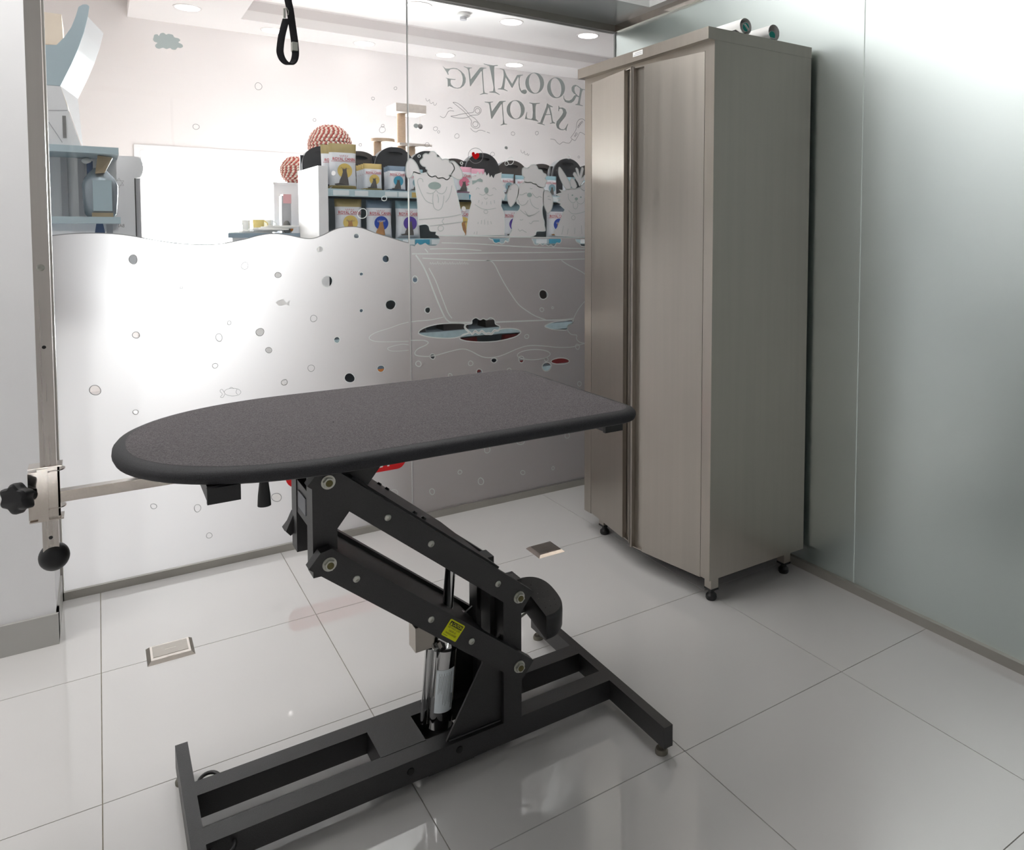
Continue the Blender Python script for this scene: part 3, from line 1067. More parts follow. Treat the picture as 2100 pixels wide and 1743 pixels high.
# arm post clamped to a bar under the top --------------------------------------------
ga = tb     # bolted to the table, so its pieces are parts of the table
MB().box(-2.305, -1.95, -1.472, -1.452, .7838, .8045).bevel(.0012, 1).build('support_bar', 'polished_steel', ga)
MB().box(-2.03, -1.95, -1.49, -1.434, .778, ZBOT - .02).build('bar_socket', 'black_paint', ga)
PXC, PYC = -2.3045, -1.4615
hp = .0122
post = MB().box(PXC - hp, PXC + hp, PYC - hp, PYC + hp, .690, 2.02).bevel(.0016, 1).build('arm_post', 'steel_frame', ga)
for (px, py) in ((91, 712), (101, 1103)):
    q = at(px, py, 'y', PYC - hp)
    MB().cyl((PXC, PYC - hp - .0004, q.z), (PXC, PYC - hp + .002, q.z), .0032, n=16).build('adjust_hole', 'black_gloss', post)
q = at(87, 549, 'y', PYC - hp)
MB().lathe([(0, PYC - hp - .0035), (.004, PYC - hp - .003), (.0062, PYC - hp - .001), (.0065, PYC - hp + .001)], (PXC - .001, 0, q.z), axis='y', n=20).build('stop_button', 'zinc', post, smooth=True)
MB().sphere((PXC + .0035, PYC, .6805), .0245, .0245, .0262, n=28, m=16).build('ball_foot', 'black_plastic', ga, smooth=True)
z0c, z1c = at(100, 1060, 'y', PYC - .018).z, at(100, 955, 'y', PYC - .018).z
z0c, z1c = .757, .853
cl = MB()
cl.box(PXC - .017, PXC - .0135, PYC - .02, PYC + .02, z0c, z1c)
cl.box(PXC - .017, PXC - .001, PYC - .0195, PYC - .016, z0c, z1c)
cl.box(PXC - .012, PXC + .0165, PYC - .016, PYC - .0133, z0c + .004, z1c + .002)
cl.box(PXC + .0133, PXC + .0165, PYC - .016, PYC + .018, z0c + .004, z1c + .002)
cl.box(PXC - .031, PXC - .015, PYC - .012, PYC + .014, z0c + .002, z1c - .006)
cl.bevel(.0008, 1).build('clamp_body', 'polished_steel', ga)
for z in (z0c - .001, z1c + .002):
    MB().box(PXC - .030, PXC + .021, PYC - .019, PYC + .019, z - .001, z + .0012).bevel(.0008, 1).build('clamp_plate', 'polished_steel', ga)
for z in (z0c + .018, z1c - .008):
    MB().cyl((PXC + .006, PYC, z), (PXC + .006, PYC, z + .0018), .019, n=28).build('clamp_washer', 'polished_steel', ga, smooth=True)
# star knob
kc = at(36, 1022, 'y', PYC - .045)
kd = (Vector((PXC - .012, PYC - .004, .8045)) - kc).normalized()
ka, kb = Vector((0, 0, 1)), kd.cross(Vector((0, 0, 1)))
mb = MB()
R_ = []
for h, s_ in ((-.013, .80), (-.010, .95), (-.004, 1.0), (.008, .98), (.013, .80), (.016, .4)):
    R_.append([mb.bm.verts.new(kc + kd * h + (ka * cos(2 * pi * i / 60) + kb * sin(2 * pi * i / 60)) * (.0255 + .0030 * cos(6 * 2 * pi * i / 60)) * s_) for i in range(60)])
for A, B in zip(R_, R_[1:]):
    for i in range(60):
        mb.bm.faces.new([A[i], A[(i + 1) % 60], B[(i + 1) % 60], B[i]])
mb.bm.faces.new(R_[0])
mb.bm.faces.new(R_[-1])
mb.build('star_knob', 'black_plastic', ga, smooth=True)
MB().cyl(kc + kd * .012, kc + kd * .034, .009, .0085, n=18).cyl(kc + kd * .03, kc + kd * .055, .004, n=12).build('knob_stem', 'black_plastic', ga, smooth=True)
# overhead arm out of the picture
AX = at(590, 60, 'y', PYC).x
MB().box(PXC - hp, AX + .06, PYC - hp, PYC + hp, 2.0, 2.025).bevel(.0016, 1).build('overhead_arm', 'steel_frame', ga)
MB().tube([(AX + .004 * cos(t / 8 * 2 * pi), PYC, 1.992 + .012 * sin(t / 8 * 2 * pi)) for t in range(8)], .002, 8, closed=True).build('hook_ring', 'zinc', ga, smooth=True)

# grooming loop -----------------------------------------------------------------------
gl = thing('grooming_loop', 'black nylon grooming noose with a square metal slider', 'grooming loop', (AX, PYC, 1.64))
Z5 = (540, 0, 11.62)


def zp(a, b, Z=Z5, y=PYC):
    q = at(Z[0] + a / Z[2], Z[1] + b / Z[2], 'y', y)
    return Vector((q.x, q.y, q.z))


def strap(name, cl_pts, wd, parent, th=.0016, dirs=None):
    pts = smooth_path([(p.x, p.z) for p in cl_pts], 6)
    mb = MB()
    L = []
    m = len(pts)
    wv = dirs or Vector((.8, -.6, 0))
    for i, p in enumerate(pts):
        d = pts[min(i + 1, m - 1)] - pts[max(i - 1, 0)]
        d.normalize()
        nn = Vector((-d.y, 0, d.x)) * th
        c = Vector((p.x, PYC, p.y))
        ww = wv * wd / 2
        L.append([mb.bm.verts.new(c + s_) for s_ in (ww + nn, -ww + nn, -ww - nn, ww - nn)])
    for A, B in zip(L, L[1:]):
        for k in range(4):
            mb.bm.faces.new([A[k], A[(k + 1) % 4], B[(k + 1) % 4], B[k]])
    mb.bm.faces.new(L[0])
    mb.bm.faces.new(L[-1])
    return mb.build(name, 'strap', parent, smooth=True)


top = Vector((AX, PYC, 1.985))
strap('strap', [top, zp(590, -200), zp(590, 0), zp(640, 250), zp(690, 600), zp(740, 950), zp(765, 1200), zp(760, 1350), zp(720, 1470), zp(640, 1530), zp(540, 1500), zp(450, 1400), zp(400, 1250), zp(405, 1100), zp(440, 850), zp(490, 650), zp(545, 450)], .0125, gl)
sl = zp(735, 1125)
MB().box(sl.x - .0055, sl.x + .0055, PYC - .010, PYC + .006, sl.z - .009, sl.z + .009).bevel(.001, 1).build('slider', 'zinc', gl)
sn = zp(505, 320)
MB().box(sn.x - .002, sn.x + .002, PYC - .003, PYC + .003, sn.z - .010, sn.z + .010).tube([(sn.x, PYC, sn.z + .008), (sn.x + .004, PYC, sn.z + .013), (sn.x + .008, PYC, sn.z + .006), (sn.x + .007, PYC, sn.z - .002)], .0012, 8).build('snap_clip', 'zinc', gl, smooth=True)

# floor outlets ----------------------------------------------------------------------------
for (x0, x1, y0, y1, lab) in ((-2.129, -2.004, -.640, -.530, 'flush steel floor outlet cover near the white wall'), (-.808, -.690, -.645, -.533, 'flush steel floor outlet cover near the cabinet')):
    t = thing('floor_outlet', lab, 'floor outlet', ((x0 + x1) / 2, (y0 + y1) / 2, 0), 'floor outlet covers')
    i_ = .010
    mb = MB().hexa([(x0, y0, 0), (x1, y0, 0), (x1, y1, 0), (x0, y1, 0), (x0 + i_, y0 + i_, .009), (x1 - i_, y0 + i_, .009), (x1 - i_, y1 - i_, .009), (x0 + i_, y1 - i_, .009)])
    mb.bevel(.002, 2).build('frame', 'polished_steel', t, smooth=True)
    mb = MB().box(x0 + .016, x1 - .016, y0 + .026, y1 - .016, .0085, .0098).bevel(.0005, 1)
    lid = mb.build('lid', 'brushed_steel', t)
    cxo = (x0 + x1) / 2
    MB().box(cxo - .010, cxo + .010, y0 + .010, y0 + .022, .0085, .0102).bevel(.0005, 1).build('latch', 'polished_steel', t)
    MB().box(cxo - .015, cxo + .015, (y0 + y1) / 2 + .003, (y0 + y1) / 2 + .005, .0098, .0100).build('engraving', 'polished_steel', lid)

# ================================================================== SHOP FURNITURE
# double-sided gondola with pet food -----------------------------------------------------------
GX0, GX1, GYF, GYB = -1.115, 2.35, 1.50, 2.15
S1, S2 = 1.542, 1.239
gd = thing('shop_gondola', 'long white shop shelf unit stacked with pet food bags and carriers', 'shelf unit', ((GX0 + GX1) / 2, (GYF + GYB) / 2, 0))
MB().box(GX0, GX0 + .056, GYF, 2.04, 0, 1.68).bevel(.003, 1).build('end_panel', 'shelf_white', gd)
MB().box(GX1 - .056, GX1, GYF, GYB, 0, 1.68).bevel(.003, 1).build('end_panel', 'shelf_white', gd)
MB().box(GX0 + .056, GX1 - .056, GYB - .02, GYB, 0, S1).build('back_panel', 'shelf_blue', gd)
for k, z in enumerate((S1, S2, .93, .62, .31, .10)):
    dpt = .0 if k < 2 else .0
    sh = MB().box(GX0 + .056, GX1 - .056, GYF + .012, GYB - .02, z - .03, z).build('shelf', 'shelf_grey', gd)
    MB().box(GX0 + .056, GX1 - .056, GYF + .002, GYF + .012, z - .042, z + .004).build('price_rail', 'price_rail', sh)
    rnd = random.Random(20 + k)
    x = GX0 + .085
    while k < 2 and x < GX1 - .2:
        w_ = rnd.uniform(.05, .10)
        MB().box(x, x + w_, GYF - .001, GYF + .003, z - .036, z - .004).build('price_tag', rnd.choice(['price_white', 'price_white', 'shelf_blue', 'print_teal', 'bag_gold']), sh)
        x += w_ + rnd.uniform(.005, .12)

# pet food bags ------------------------------------------------------------------------------------
BAGS = []


def bag(w, h, d, top_m, patch_m, cat_m, base_m=None, body_m='bag_white', word=None, folded=False):
    """upright pillow bag standing at the origin, printed front towards -y"""
    name = 'pet_food_bag'
    t = thing(name, '', 'pet food bag', (0, 0, 0), 'pet food bags on the shop shelves')
    nx, nz = 10, 12

    def dep(u, v):
        e = (1 - abs(2 * u - 1) ** 4) ** .5 if abs(2 * u - 1) < 1 else 0
        k = min(1, v * 9) ** .5 * (1 - max(0, (v - .62) / .38)) ** .7
        return d / 2 * e * max(.0, k) + .001

    def wid(v):
        return w / 2 * (1 - .05 * sin(pi * min(1, v * 1.1)))

    def grid(v0, v1, m, nm, lift=.0, part=t):
        mb = MB()
        n = max(2, int(nz * (v1 - v0)) + 1)
        F, K = [], []
        for j in range(n + 1):
            v = v0 + (v1 - v0) * j / n
            F.append([mb.bm.verts.new(((2 * i / nx - 1) * wid(v), -dep(i / nx, v) - lift, v * h)) for i in range(nx + 1)])
            K.append([mb.bm.verts.new(((2 * i / nx - 1) * wid(v), dep(i / nx, v) + lift, v * h)) for i in range(nx + 1)])
        for G in (F, K):
            for j in range(n):
                for i in range(nx):
                    mb.bm.faces.new([G[j][i], G[j][i + 1], G[j + 1][i + 1], G[j + 1][i]])
        for j in range(n):
            for i in (0, nx):
                mb.bm.faces.new([F[j][i], F[j + 1][i], K[j + 1][i], K[j][i]])
        return mb.build(nm, m, part, smooth='all')
    tv = .80
    bd = grid(.0, tv, body_m, 'body')
    grid(tv, 1.0, top_m, 'top_seal')
    if base_m:
        grid(.0, .09, base_m, 'base_band', .0008)

    def fy(x, z):
        u = x / (2 * wid(z / h)) + .5
        return -dep(min(1, max(0, u)), z / h) - .0016

    def drape(mb):
        for v in mb.bm.verts:
            v.co.y = fy(v.co.x, v.co.z) + v.co.y
        return mb
    # brand lettering, rule and crown
    mb = MB()
    add_text(mb, 'ROYAL CANIN', (0, -.0006, .655 * h), (1, 0, 0), (0, 0, 1), .16 * w, bold=.008, fit=.80 * w)
    for i in range(12):
        x0, x1 = -.45 * w + .9 * w * i / 12, -.45 * w + .9 * w * (i + 1) / 12
        mb.bm.faces.new([mb.bm.verts.new(q) for q in ((x0, -.0006, .605 * h), (x1, -.0006, .605 * h), (x1, -.0006, .612 * h), (x0, -.0006, .612 * h))])
    for i in range(-2, 3):
        x = i * .05 * w
        z = .715 * h - abs(i) * .004 * h
        mb.bm.faces.new([mb.bm.verts.new(q) for q in ((x - .008 * w, -.0006, z), (x + .008 * w, -.0006, z), (x * 1.5 + .008 * w, -.0006, z + .035 * h), (x * 1.5 - .008 * w, -.0006, z + .035 * h))])
    drape(mb).build('brand_print', 'logo_red', bd)
    mb = MB()
    c = ell(.02 * w, .41 * h, .27 * w, .27 * w, 24)
    vs = [mb.bm.verts.new((x, -.0004, z)) for x, z in c]
    mid = mb.bm.verts.new((.02 * w, -.0004, .41 * h))
    for i in range(24):
        mb.bm.faces.new([vs[i], vs[(i + 1) % 24], mid])
    pt = drape(mb).build('round_print', patch_m, bd)
    if word:
        mb = MB()
        add_text(mb, word, (.02 * w, -.0012, .46 * h), (1, 0, 0), (0, 0, 1), .10 * w, fit=.3 * w)
        drape(mb).build('word_print', 'bag_white' if patch_m == 'print_blue' else 'tan_bag', bd)
    # sitting cat picture
    mb = MB()
    sil = [(-.36, .12), (-.2, .14), (-.18, .2), (-.1, .3), (-.06, .38), (-.08, .47), (-.03, .44), (.03, .45), (.08, .48), (.08, .40), (.1, .34), (.14, .2), (.16, .1), (-.1, .095), (-.3, .09)]
    P_ = [Vector((x * w, z * h)) for x, z in sil]
    vs = [mb.bm.verts.new((p_.x, -.0010, p_.y)) for p_ in P_]
    for tri in tessellate_polygon([[Vector((p_.x, p_.y, 0)) for p_ in P_]]):
        mb.bm.faces.new([vs[i] for i in tri])
    drape(mb).build('cat_print', cat_m, bd)
    return t


def put(proto, px, y, z, label, used=[], rz=0.0, xmin=None):
    x = at(px, 440, 'y', y).x
    if xmin is not None:
        x = max(x, xmin)
    if proto.name in used:
        o = copy_tree(proto, (x, y, z))
    else:
        used.append(proto.name)
        o = proto
        o.location = (x, y, z)
    o.rotation_euler = (0, 0, rz)
    o['label'] = label
    return o


bg_big = bag(.165, .285, .075, 'bag_olive', 'print_gold', 'cat_grey', 'bag_gold', word='Persian')
bg_gold = bag(.118, .172, .06, 'bag_gold', 'print_gold', 'cat_grey', 'bag_gold', word='Persian')
bg_blue = bag(.118, .165, .06, 'bag_blue', 'print_teal', 'cat_grey', 'bag_blue')
bg_pink = bag(.14, .185, .06, 'bag_pink', 'print_pink', 'cat_grey', 'bag_pink')
bg_teal = bag(.105, .15, .05, 'bag_teal', 'bag_teal', 'cat_grey')
bg_cream = bag(.165, .25, .075, 'bag_olive', 'print_gold', 'cat_ginger', word='Bengal')
bg_light = bag(.165, .245, .075, 'bag_blue', 'print_blue', 'cat_ginger', word='LIGHT')
bg_vio = bag(.165, .245, .075, 'bag_teal', 'print_violet', 'cat_grey')
YB = GYF + .07
PIN = GX0 + .058      # inner face of the end panel
put(bg_big, 704, YB, S1, 'tall white and olive pet food bag with a folded-up top, beside the white end panel', xmin=PIN + .084)
put(bg_big, 681, YB + .11, S1, 'tall olive topped pet food bag standing half behind another by the end panel', xmin=PIN + .084)
for k in range(4):
    put(bg_gold, 765 - k * 5, YB + .0 + k * .065, S1, ('small gold and white pet food bag, front one of its row' if k == 0 else 'small gold pet food bag queued behind the front gold bag'))
for k in range(3):
    put(bg_blue, 814 - k * 4, YB + k * .065, S1, ('small slate-blue and white pet food bag beside the gold bags' if k == 0 else 'small slate-blue pet food bag queued behind the front blue bag'))
put(bg_teal, 852, YB, S1, 'small teal pet food bag behind the floppy ear of the big dog decal')
put(bg_pink, 948, YB + .02, S1, 'pink and white pet food bag between two dog decals')
put(bg_pink, 975, YB + .10, S1, 'pink pet food bag partly behind the shaggy dog decal')
put(bg_teal, 1040, YB, S1, 'small pale teal pet food bag above the shaggy dog decal')
put(bg_teal, 1070, YB + .06, S1, 'small pale teal pet food bag beside the curly dog decal')
for k, px in enumerate((1128, 1166, 1204)):
    put(bg_teal, px, YB, S1, 'small pale teal pet food bag between the curly dog and the rabbit-eared dog decal')
put(bg_cream, 714, YB, S2, 'white and gold pet food bag at the end of the lower shelf')
put(bg_light, 777, YB, S2, 'white pet food bag with a blue round mark and ginger cat on the lower shelf')
put(bg_vio, 836, YB, S2, 'white pet food bag on the lower shelf behind the glass joint')
put(bg_cream, 945, YB, S2, 'white pet food bag on the lower shelf between the two left dog decals')
put(bg_vio, 1050, YB, S2, 'white pet food bag with a violet mark on the lower shelf')
put(bg_light, 1140, YB, S2, 'white pet food bag with a blue mark beside the rabbit-eared dog decal')
put(bg_light, 1215, YB, S2, 'white pet food bag with a blue mark behind the steel cabinet')
# dark bags on the lower shelves, seen through the cut-outs of the film
for zs, ms, pxs in ((.93, 'bag_dark', (770, 850, 930, 1010, 1090, 1170)), (.62, 'bag_dark', (760, 845, 935, 1020, 1105, 1185)), (.31, 'bag_red', (765, 860, 960, 1060, 1150))):
    for i, px in enumerate(pxs):
        h = .24
        pale = px < 800 or (zs > .9 and (px > 1050 or px < 860))
        x = at(px, 560, 'y', YB).x
        lv = {.93: 'third', .62: 'fourth', .31: 'fifth'}[zs]
        t = thing('pet_food_bag', ('slate-blue food bag on the %s shelf behind the frosted film' % lv) if pale else 'dark red food bag on the %s shelf behind the frosted film' % lv if ms == 'bag_red' else 'black food bag with an orange stripe on the %s shelf behind the frosted film' % lv, 'pet food bag', (x, YB + .06, zs), 'dark bags on the %s shelf' % lv)
        mb = MB().hexa([(x - .09, YB, zs), (x + .09, YB, zs), (x + .09, YB + .14, zs), (x - .09, YB + .14, zs), (x - .085, YB + .05, zs + h), (x + .085, YB + .05, zs + h), (x + .085, YB + .07, zs + h), (x - .085, YB + .07, zs + h)])
        bd = mb.bevel(.012, 3).build('body', 'bag_blue' if pale else ms, t, smooth=True)
        MB().hexa([(x - .07, YB + .010, zs + .05), (x + .07, YB + .010, zs + .05), (x + .07, YB + .02, zs + .05), (x - .07, YB + .02, zs + .05), (x - .07, YB + .0165, zs + .09), (x + .07, YB + .0165, zs + .09), (x + .07, YB + .03, zs + .09), (x - .07, YB + .03, zs + .09)]).build('stripe', 'print_orange' if i % 2 == 0 else 'box_grey', bd)

# pet carriers on the top shelf ---------------------------------------------------------------------


def carrier(w, h, d, front_m):
    t = thing('pet_carrier', '', 'pet carrier', (0, 0, 0), 'pet carriers on the top shelf')
    pts = [(-w / 2, 0), (w / 2, 0)]
    r = min(.145, w * .48)
    for i in range(13):
        a = pi / 2 * i / 12
        pts.append((w / 2 - r + r * cos(a), h - r + r * sin(a)))
    for i in range(13):
        a = pi / 2 + pi / 2 * i / 12
        pts.append((-w / 2 + r + r * cos(a), h - r + r * sin(a)))
    hole = [(x * 1, z) for x, z in ell(0, h - .045, .052, .014, 20)]
    mb = MB()
    for y0, y1 in ((-d / 2, -d / 2 + .008),):
        allp = [pts, hole]
        fl = [p_ for l in allp for p_ in l]
        A = [mb.bm.verts.new((p_[0], y0, p_[1])) for p_ in fl]
        B = [mb.bm.verts.new((p_[0], y1, p_[1])) for p_ in fl]
        for tri in tessellate_polygon([[Vector((p_[0], p_[1], 0)) for p_ in l] for l in allp]):
            mb.bm.faces.new([A[i] for i in tri])
            mb.bm.faces.new([B[i] for i in tri][::-1])
        k = 0
        for l in allp:
            n = len(l)
            for i in range(n):
                mb.bm.faces.new([A[k + i], A[k + (i + 1) % n], B[k + (i + 1) % n], B[k + i]])
            k += n
    mb.build('front_panel', front_m, t)
    MB().prism([(x * .96, z * .975) for x, z in pts], 'y', -d / 2 + .02, -d / 2 + .026).build('slot_shade_panel', 'carrier_black', t)  # added dark sheet, stands in for the shade behind the handle slot
    mb = MB().prism([(x * .97, z * .985) for x, z in pts], 'y', -d / 2 + .027, d / 2)
    bd = mb.build('shell', 'carrier_side', t)
    MB().box(-w / 2 - .002, -w / 2 + .02, -.01, .01, 0, h * .8).build('side_strap', front_m, t)
    mb = MB()
    add_text(mb, 'CARRY', (0, -d / 2 - .0008, h * .36), (1, 0, 0), (0, 0, 1), .02) if False else mb.box(-.03, .03, -d / 2 - .001, -d / 2, h * .34, h * .40)
    mb.build('badge', 'ink_grey', t)
    return t


cA = carrier(.265, .315, .1, 'carrier_black')
cB = carrier(.29, .285, .1, 'carrier_brown')
YK = GYF + .358
lst = [(cA, 660, 0.235, 'black pet carrier with a rounded top at the end of the shelf'), (cB, 735, 0.108, 'brown pet carrier between the striped rope dome and the cat tree'),
       (cA, 806, 0.000, 'black pet carrier with a pale handle slot above the blue bags'), (cA, 873, 0.108, 'black pet carrier behind the curl of the big dog decal'),
       (cB, 928, 0.216, 'brown-black pet carrier beside the heart decal'), (cA, 985, 0.000, 'black pet carrier right behind the heart decal'),
       (cB, 1044, 0.108, 'brown pet carrier above the shaggy dog decal'), (cB, 1106, 0.216, 'brown pet carrier above the curly dog decal'),
       (cA, 1158, 0.000, 'black pet carrier behind the rabbit-eared dog decal'), (cB, 1200, 0.108, 'brown pet carrier half hidden by the steel cabinet')]
for pr_, px, dy, lb in lst:
    put(pr_, px, YK + dy, S1 - .002, lb)

# rope domes -------------------------------------------------------------------------------------------


def rope_dome(c, R, label, sub):
    t = thing('rope_ball', label, 'scratching ball', (c[0], c[1], c[2] - R), 'striped rope scratching balls')
    MB().sphere(c, R * .97, n=32, m=20).build('core', 'rope_white', t, smooth=True)
    rows = 15
    for j in range(rows):
        lat = -1.2 + 2.5 * j / (rows - 1)
        rr_ = R * cos(lat)
        z = c[2] + R * sin(lat)
        if rr_ < .02:
            continue
        mw, mr = MB(), MB()
        n = max(10, int(rr_ * 2 * pi / .03))
        for i in range(n):
            a0, a1 = 2 * pi * i / n, 2 * pi * (i + .5) / n
            a2 = 2 * pi * (i + 1) / n
            for mbx, p0, p1 in ((mw, a0, a1), (mr, a1, a2)):
                pp = [Vector((c[0] + rr_ * cos(a), c[1] + rr_ * sin(a), z + dz)) for a, dz in ((p0, -R * .05), ((p0 + p1) / 2, 0), (p1, R * .05))]
                mbx.tube(pp, R * .075, 6)
        rw = mw.build('rope_turn', 'rope_white', t, smooth=True)
        mr.build('rope_strand', 'rope_red', rw, smooth=True)
    return t


q = at(677, 300, 'y', 2.32)
rope_dome((q.x, 2.32, q.z + .0), .14, 'large red and white striped rope ball behind the black carrier', 1)
q = at(605, 350, 'y', 2.55)
rope_dome((q.x, 2.55, q.z), .095, 'small red and white striped rope ball behind the shelf end panel', 1)
# plinth that carries the balls and the cat tree: the back half of the gondola
zt1 = at(677, 300, 'y', 2.32).z - .135
zt2 = at(605, 350, 'y', 2.55).z - .092
bk = thing('display_plinth', 'white plinth behind the food shelves carrying rope balls and cat tree', 'plinth', (.0, 2.35, 0))
q = at(677, 300, 'y', 2.32)
MB().box(q.x - .12, 1.2, 2.17, 2.45, 0, zt1).bevel(.004, 1).build('body', 'shelf_white', bk)
MB().box(q.x - .13, 1.21, 2.165, 2.46, zt1 - .02, zt1).bevel(.004, 1).build('top', 'shelf_white', bk)
q = at(588, 420, 'y', 2.55)
bk2 = thing('white_cabinet', 'narrow white cabinet behind the shelf end panel with a small rope ball on it', 'cabinet', (q.x + .1, 2.55, 0))
MB().box(q.x - .1, q.x + .16, 2.47, 2.63, 0, zt2 - .015).bevel(.004, 1).build('body', 'shelf_white', bk2)
MB().box(q.x - .105, q.x + .165, 2.465, 2.635, zt2 - .015, zt2).bevel(.003, 1).build('top', 'shelf_white', bk2)

# cat tree ------------------------------------------------------------------------------------------------
YT = 2.31
ct = thing('cat_tree', 'beige cat tree with padded top platform, posts and a hanging toy', 'cat tree', (at(820, 290, 'y', YT).x, YT, zt1))


def zz(py, px=825):
    return at(px, py, 'y', YT).z


px2x = lambda px: at(px, 300, 'y', YT).x
MB().box(px2x(803), px2x(864), YT - .11, YT + .11, zz(234), zz(217)).bevel(.018, 4).build('top_platform', 'plush', ct, smooth=True)
MB().cyl((px2x(823), YT, zt1), (px2x(823), YT, zz(233)), .032, n=24).build('tall_post', 'sisal', ct, smooth=True)
MB().cyl((px2x(772), YT - .02, zt1), (px2x(772), YT - .02, zz(293)), .028, n=24).build('short_post', 'sisal', ct, smooth=True)
MB().cyl((px2x(783), YT - .02, zz(295)), (px2x(783), YT - .02, zz(289)), .085, n=32).build('round_step', 'sisal', ct, smooth=True)
MB().box(px2x(812), px2x(878), YT - .08, YT + .08, zz(300), zz(295)).bevel(.004, 2).build('middle_step', 'plush', ct, smooth=True)
MB().cyl((px2x(843), YT, zt1), (px2x(843), YT, zz(299)), .03, n=20).build('support_post', 'sisal', ct, smooth=True)
toy = MB().cyl((px2x(853), YT - .09, zz(234)), (px2x(853), YT - .09, zz(254)), .0012, n=6).build('toy_string', 'rope_white', ct)
MB().sphere((px2x(853), YT - .09, zz(260)), .02, n=16, m=10).build('hanging_toy', 'ink_grey', toy, smooth=True)

# counter with papers ---------------------------------------------------------------------------------------
YD = 2.0
zc = at(560, 478, 'y', YD).z
xc0, xc1 = at(468, 480, 'y', YD).x, GX0 - .004
ds = thing('sales_counter', 'blue-grey sales counter in front of the bright window', 'counter', ((xc0 + xc1) / 2, YD + .2, 0))
MB().box(xc0, xc1, YD, YD + .42, zc - .03, zc).bevel(.003, 1).build('worktop', 'counter_blue', ds)
MB().box(xc0 + .03, xc1 - .03, YD + .05, YD + .4, 0, zc - .03).build('body', 'shelf_white', ds)
rnd = random.Random(5)
for k in range(7):
    x = xc0 + .14 + k * .036
    y = YD + .095 + rnd.uniform(-.02, .02)
    a = rnd.uniform(-.25, .25)
    mb = MB().box(-.11, .11, -.07, .07, 0, .007)
    for v in mb.bm.verts:
        v.co = Matrix.Rotation(a, 3, 'Z') @ v.co + Vector((x, y, zc + k * .0072))
    o = mb.build('flyer_stack', 'paper', origin=(x, y, zc))
    tag(o, 'loose stack of white flyers lying on the blue-grey counter', 'flyers', 'flyers on the counter')
q = at(505, 470, 'y', YD + .25)
t = thing('tall_cup', 'tall white cup at the end of the counter', 'cup', (q.x, YD + .25, zc))
MB().lathe([(0, 0), (.022, 0), (.026, .085), (.024, .085), (.02, .005), (0, .005)], (q.x, YD + .25, zc), n=24).build('wall', 'paper', t, smooth=True)
MB().tube([(q.x - .022, YD + .25, zc + .065), (q.x - .036, YD + .25, zc + .055), (q.x - .036, YD + .25, zc + .03), (q.x - .022, YD + .25, zc + .02)], .003, 8).build('handle', 'paper', t, smooth=True)
for px, m_, lb, ym in ((530, 'mug_yellow', 'yellow and green mug on the counter beside the flyers', YD + .25), (549, 'paper', 'white mug on the counter next to the yellow mug', YD + .36)):
    q = at(px, 460, 'y', ym)
    t = thing('mug', lb, 'mug', (q.x, ym, zc), 'mugs on the counter')
    MB().lathe([(0, 0), (.033, 0), (.036, .07), (.033, .07), (.030, .006), (0, .006)], (q.x, ym, zc + .02), n=24).build('wall', m_, t, smooth=True)
    MB().tube([(q.x + .034, ym - .01, zc + .08), (q.x + .052, ym - .02, zc + .065), (q.x + .052, ym - .02, zc + .045), (q.x + .034, ym - .01, zc + .03)], .004, 8).build('handle', m_, t, smooth=True)
    MB().cyl((q.x, ym, zc), (q.x, ym, zc + .021), .03, n=24).build('saucer', 'box_grey', t, smooth=True)
x0, x1 = at(578, 450, 'y', YD + .23).x, min(at(612, 450, 'y', YD + .23).x, GX0 - .008)
t = thing('toy_box', 'pink and grey toy box on the counter beside the white end panel', 'box', ((x0 + x1) / 2, YD + .27, zc))
z1 = at(590, 402, 'y', YD + .23).z
MB().box(x0, x1, YD + .23, YD + .31, zc, z1).bevel(.002, 1).build('carton', 'box_grey', t)
MB().box(x0 + .01, x1 + .002, YD + .227, YD + .313, z1 - .05, z1 + .012).bevel(.006, 2).build('lid', 'box_pink', t, smooth=True)
MB().sphere(((x0 + x1) / 2, YD + .225, zc + .04), .024, .01, .045, n=16, m=10).build('rabbit_print', 'ink_grey', t, smooth=True)
MB().sphere(((x0 + x1) / 2 + .03, YD + .228, zc + .03), .012, .006, .02, n=12, m=8).build('flower_print', 'print_orange', t, smooth=True)

# blue-grey shelves close behind the glass at the left ----------------------------------------------------------
YQ = .62
q0, q1 = at(100, 296, 'y', YQ), at(243, 303, 'y', YQ)
r0, r1 = at(107, 440, 'y', YQ), at(247, 445, 'y', YQ)
zs1, zs2 = q1.z, r1.z
xr = q1.x
bs = thing('display_stand', 'blue-grey display stand with a curved blue fin and two shelves', 'display stand', (-2.55, YQ + .15, 0))
for z in (zs1, zs2, .95):
    MB().box(-3.0, xr, YQ, YQ + .30, z - .028, z).bevel(.002, 1).build('shelf', 'shelf_blue', bs)
MB().box(-3.0, xr - .004, YQ + .30, YQ + .315, zs2 - .06, zs1).build('back_panel', 'shelf_white', bs)
MB().box(-2.99, -2.96, YQ, YQ + .30, 0, zs1 - .03).build('side_panel', 'shelf_blue', bs)
MB().box(xr - .05, xr - .025, YQ + .27, YQ + .295, 0, zs2 - .03).build('leg', 'box_grey', bs)
for px in (168, 133):
    q = at(px, 400, 'y', YQ + .29)
    MB().box(q.x - .012, q.x + .012, YQ + .285, YQ + .30, zs2, zs1 - .03).build('upright', 'box_grey', bs)
